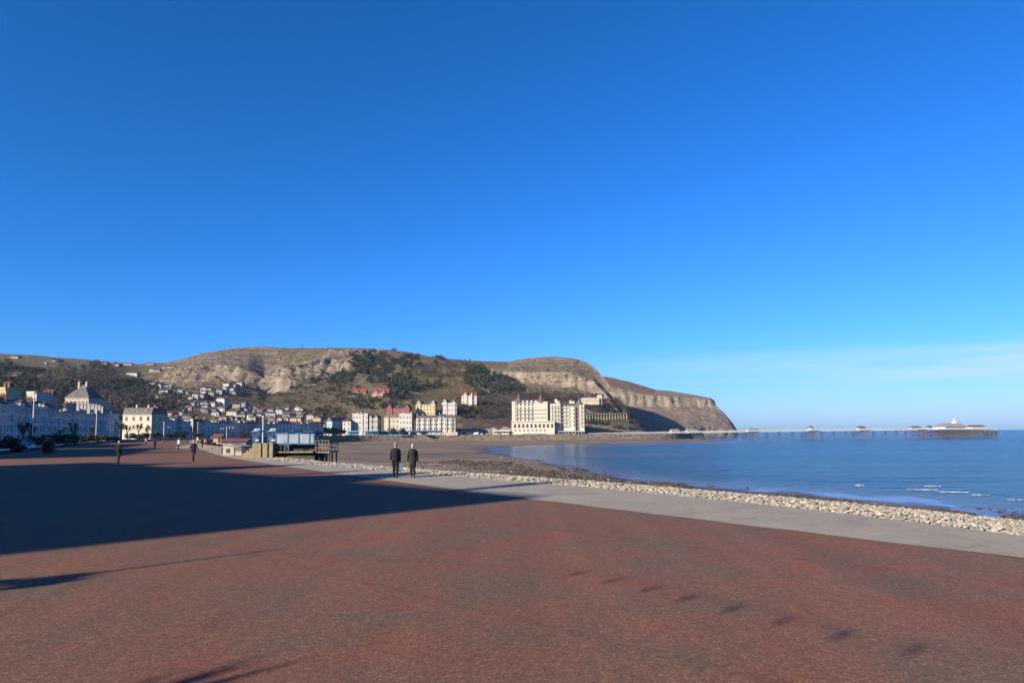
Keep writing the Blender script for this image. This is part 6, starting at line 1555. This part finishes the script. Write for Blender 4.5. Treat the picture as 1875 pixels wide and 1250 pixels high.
def cap(mb, a, b, r0, r1, n=10):
    mb.tube(a, b, r0, r1, n); mb.ell(a, (r0, r0, r0), n, 6); mb.ell(b, (r1, r1, r1), n, 6)
def person(label, loc, height, rz, top, bottom, hair, skin=None, stride=.35, arms=((.25, .2), (-.25, .2)), coat=0.0, shorts=False, near=True, hat=None, build=1.0, lean=0.0, hold=None, group=None, splay=.10, shoes=None):
    t = thing('person', label, 'person', loc, rz, group); s = height/1.75; t.scale = (s, s, s)
    sk = skin or SK
    J = {}
    hipz = .93
    def leg(side, a, kb):
        h = Vector((side*.085, 0, hipz)); k = h+Vector((-side*.012, math.sin(a)*.44, -math.cos(a)*.44)); an = k+Vector((-side*.012, math.sin(a-kb)*.42, -math.cos(a-kb)*.42)); return h, k, an, a-kb
    LL = leg(-1, stride, .12); RL = leg(1, -stride*.8, .45 if stride > .2 else .12)
    low = min(LL[2].z, RL[2].z)-.085; dz = -low
    def U(v): return Vector(v)+Vector((0, 0, dz))
    def lean_(v): v = U(v); return Vector((v.x, v.y+lean*(v.z-.95), v.z))
    body = MB(); jac = MB(); tro = MB(); sho = MB(); hr = MB(); B = build
    # torso
    for mb, e in ((body, 0), (jac, .022)):
        mb.ell(lean_((0, .0, .98)), (.165*B+e, .12*B+e, .13+e), 12, 8); mb.ell(lean_((0, .0, 1.13)), (.155*B+e, .115*B+e, .15+e), 12, 8); mb.ell(lean_((0, -.005, 1.30)), (.18*B+e, .125*B+e, .17+e), 12, 8)
        for sx in (-1, 1): cap(mb, lean_((0, 0, 1.435)), lean_((sx*.150*B, 0, 1.385)), .060+e, .050+e)
    body.tube(lean_((0, -.005, 1.42)), lean_((0, .015, 1.57)), .062, .055); jac.tube(lean_((0, -.01, 1.40)), lean_((0, .0, 1.51)), .085, .07)
    hc = lean_((0, .03, 1.645)); body.ell(hc, (.076, .098, .115), 14, 10); body.ell(hc+Vector((0, .03, -.06)), (.055, .062, .055), 10, 7)
    body.ell(hc+Vector((0, .105, -.02)), (.016, .024, .026), 8, 6); body.ell(hc+Vector((0, .093, -.062)), (.026, .012, .009), 8, 5)
    for sx in (-1, 1): body.ell(hc+Vector((sx*.078, -.005, -.01)), (.012, .022, .032), 8, 6); body.ell(hc+Vector((sx*.032, .088, .005)), (.014, .01, .009), 6, 5)
    # legs
    for (h, k, an, fa) in (LL, RL):
        h, k, an = U(h), U(k), U(an)
        cap(body, h, k, .085*B, .055); cap(body, k, an, .054, .036); cap(body, k+(an-k)*.3+Vector((0, -.015, 0)), k+(an-k)*.45+Vector((0, -.012, 0)), .05, .045)
        toe = an+Vector((0, .17*math.cos(fa), .17*math.sin(fa)*1.0-.045)); heel = an+Vector((0, -.04, -.05))
        cap(body, heel, toe, .03, .026); cap(sho, heel+Vector((0, 0, .008)), toe, .043, .036); cap(sho, an+Vector((0, 0, -.0)), heel, .046, .042)
        if shorts: cap(tro, h, k+(h-k)*.3, .108*B, .095)
        else: cap(tro, h, k, .105*B, .078); cap(tro, k, an+(k-an)*.08, .077, .062)
    tro.ell(U((0, 0, .95)), (.18*B, .135*B, .12), 12, 8)
    if coat:
        z0, z1 = 1.02, .95-coat; jac.ell(U((0, 0, .92)), (.20*B, .15*B, .28), 14, 9); jac.tube(U((0, 0, z0-.1)), U((0, -.005, z1)), .18*B, .165*B, 16); jac.ell(U((0, 0, z1)), (.165*B, .14*B, .035), 14, 6)
    else: jac.tube(U((0, 0, 1.05)), U((0, 0, .86)), .165*B, .178*B, 14)
    # arms and hands
    hands = []
    for side, (a, eb) in ((-1, arms[0]), (1, arms[1])):
        sh = lean_((side*.175*B, 0, 1.375)); d1 = Vector((side*splay, math.sin(a), -math.cos(a))).normalized(); el = sh+d1*.29
        d2 = Vector((side*(splay*.3), math.sin(a+eb), -math.cos(a+eb))).normalized(); wr_ = el+d2*.25
        cap(body, sh, el, .05, .04); cap(body, el, wr_, .039, .026); cap(jac, sh, el, .064, .052); cap(jac, el, wr_-d2*.01, .052, .040)
        pc = wr_+d2*.05; body.ell(pc, (.022, .034, .045), 8, 6); body.tube(wr_, pc, .024, .026)
        fy = Vector((0, 1, 0)) if abs(d2.y) < .9 else Vector((0, 0, 1)); fy = (fy-d2*fy.dot(d2)).normalized(); cur = Vector((-side, 0, 0))
        for q, ln in ((-.027, .060), (-.009, .072), (.009, .076), (.027, .068)):
            r0 = pc+d2*.035+fy*q; m_ = r0+d2*ln*.5+cur*.008; e_ = m_+d2*ln*.35+cur*(.030 if hold == side else .016); cap(body, r0, m_, .0095, .009, 6); cap(body, m_, e_, .009, .0075, 6)
        th0 = pc-d2*.01+fy*.026; th1 = th0+fy*.026+d2*.022+cur*.012; cap(body, th0, th1, .011, .0095, 6); cap(body, th1, th1+d2*.026+cur*.008, .0095, .008, 6)
        hands.append(pc+d2*.045)
    vx = .0085 if near else .022
    remesh('body', body, vx, sk, t); bo = t.children[-1]
    remesh('jacket' if not coat else 'coat', jac, .012 if near else .03, top, t, 2); remesh('trousers' if not shorts else 'shorts', tro, .012 if near else .03, bottom, t, 2)
    remesh('shoes', sho, .012 if near else .025, shoes or M['black'], t)
    if hair is not None:
        hr.ell(hc+Vector((0, -.018, .028)), (.086, .100, .105), 12, 8)
        if hat: hr.ell(hc+Vector((0, -.03, -.04)), (.08, .075, .08), 10, 7)
        remesh('hair' if hat != 'hat' else 'hat', hr, .012 if near else .02, hair, t)
    for sx in (-1, 1):
        if near: e_ = MB(); e_.ell(hc+Vector((sx*.032, .094, .006)), (.007, .005, .006), 6, 5); e_.build('eye', M['black'], t)
    return t, hands, s
NAVY = mcol('navy_cloth', (.016, .020, .045)); BLK = mcol('black_cloth', (.012, .012, .015)); GRN = mcol('dark_green_cloth', (.040, .048, .030)); GREYH = mcol('grey_hair', (.35, .32, .30)); BLOND = mcol('blond_hair', (.58, .52, .38)); CHAR = mcol('charcoal_cloth', (.035, .035, .04))
PINKS = mcol('sunburnt_skin', (.66, .40, .34), .06); TANB = mcol('brown_boot_leather', (.09, .05, .03)); WHC = mcol('white_cloth', (.75, .75, .73)); ORC = mcol('orange_cloth', (.6, .22, .07)); PKC = mcol('pink_cloth', (.6, .25, .28)); BLUEB = mcol('blue_bag_plastic', (.10, .26, .38)); BROWNH = mcol('brown_hair', (.06, .04, .03))
def gp(px, py): p = G(px, py); return (p.x, p.y, .004)
away = R(38)
p = G(724, 875); PH = 1.70
t, hd, s = person('man in a dark navy jacket carrying a pale blue bag, left of the strolling couple', (p.x, p.y, .02), PH, R(14), NAVY, BLK, GREYH, stride=.24, arms=((.22, .45), (-.10, .15)), build=1.12, lean=.05, hold=1)
b = thing('shopping_bag', 'pale blue carrier bag hanging from the right hand of the navy-jacketed man', 'bag', (p.x, p.y, .02), R(14)); hb = hd[1]*s
mb = MB(); mb.prism([(-.05, hb.z-.42), (.05, hb.z-.42), (.085, hb.z-.12), (.06, hb.z-.03), (-.06, hb.z-.03), (-.085, hb.z-.12)], -.16, .16)
o = mb.build('bag_body', BLUEB, b); o.location = (hb.x+.02, hb.y, 0)
mb = MB(); mb.bar((hb.x+.02, hb.y-.06, hb.z-.04), (hb.x, hb.y, hb.z), .012); mb.bar((hb.x+.02, hb.y+.06, hb.z-.04), (hb.x, hb.y, hb.z), .012); mb.build('handle', BLUEB, b)
p = G(755.5, 874.5)
t, hd, s = person('woman with pale hair in a long dark green coat, right of the strolling couple', (p.x, p.y, .02), 1.64, R(12), GRN, CHAR, BLOND, stride=.16, arms=((-.16, .5), (.05, .75)), coat=.34, build=1.08, lean=.04, hat='long', hold=1, splay=.22, shoes=TANB)
hb = hd[1]*s; w = thing('walking_stick', 'pale walking stick held by the woman in the green coat', 'walking stick', (p.x, p.y, .02), R(12)); mb = MB()
mb.tube((hb.x+.30, hb.y-.05, .42), (hb.x+.01, hb.y, hb.z+.02), .013, .014, 8); mb.build('shaft', M['coping'], w); mb = MB(); mb.tube((hb.x-.03, hb.y-.05, hb.z+.02), (hb.x+.04, hb.y+.06, hb.z+.03), .017, .016, 8); mb.build('handle', M['black'], w); mb = MB(); mb.tube((hb.x+.315, hb.y-.052, .37), (hb.x+.30, hb.y-.05, .43), .022, .018, 8); mb.build('rubber_tip', M['tyre'], w)
person('person in black with a pale cap walking on the promenade at the left', gp(217, 848), 1.72, R(-20), BLK, BLK, mcol('pale_cap', (.6, .62, .66)), stride=.06, arms=((-.05, .5), (.0, .5)), build=1.22, hat=None, splay=.16)
person('runner in a navy top and dark leggings seen from behind, elbows out', gp(354, 844), 1.76, R(5), NAVY, CHAR, PINKS, stride=.34, arms=((.15, 1.3), (-.15, 1.3)), build=1.1, splay=.38, skin=PINKS, shoes=TANB)
FAR = [(283.5, 821.7, ORC, BLK, BROWNH, 1.72, 'small distant walker in an orange top near the left of the red promenade'), (326.7, 822.7, WHC, BLK, BLOND, 1.62, 'small distant jogger in a white top left of the navy runner'), (267, 815.0, PKC, CHAR, BROWNH, 1.6, 'tiny distant walker in pink by the garden wall'),
       (370.5, 819, BLK, BLK, GREYH, 1.7, 'tiny walker in black just right of the navy runner'), (375.5, 819, ORC, CHAR, BROWNH, 1.65, 'tiny walker in orange on the grey path'), (387, 821, NAVY, BLK, mcol('white_cap', (.8, .8, .8)), 1.75, 'tiny figure in navy and a white hat beside the pram'),
       (362, 813, WHC, CHAR, GREYH, 1.7, 'distant white-topped figure hidden partly behind the navy runner'), (401, 816, BLK, CHAR, BROWNH, 1.7, 'distant dark walker near the small red-roofed hut'), (343, 809, CHAR, BLK, GREYH, 1.7, 'faraway dark walker beyond the white-topped jogger'), (300, 811, NAVY, BLK, BROWNH, 1.7, 'faraway walker in navy between the orange and the white-topped ones')]
for (px, py, a, b_, c_, hh, lb) in FAR:
    person(lb, gp(px, py), hh, wr.uniform(-.4, .4), a, b_, c_, stride=.2, near=False, group='distant walkers on the promenade')
pp = G(392, 822); pr = thing('pram', 'dark pram pushed along the grey path', 'pram', (pp.x, pp.y, 0), .3); mb = MB(); mb.prismx([(-.4, .55), (.4, .55), (.45, .8), (0, 1.05), (-.45, .8)], -.25, .25); mb.build('carrycot', BLK, pr)
for x in (-.25, .25):
    for y in (-.35, .35): w_ = MB(); w_.tube((x-.03, y, .15), (x+.03, y, .15), .15, n=12); w_.build('wheel', M['tyre'], pr)
mb = MB(); mb.bar((-.22, -.35, .15), (-.22, .3, .6), .03); mb.bar((.22, -.35, .15), (.22, .3, .6), .03); mb.bar((-.22, .35, .15), (-.22, -.55, 1.0), .03); mb.bar((.22, .35, .15), (.22, -.55, 1.0), .03); mb.bar((-.22, -.55, 1.0), (.22, -.55, 1.0), .03); mb.build('frame', M['silver'], pr)
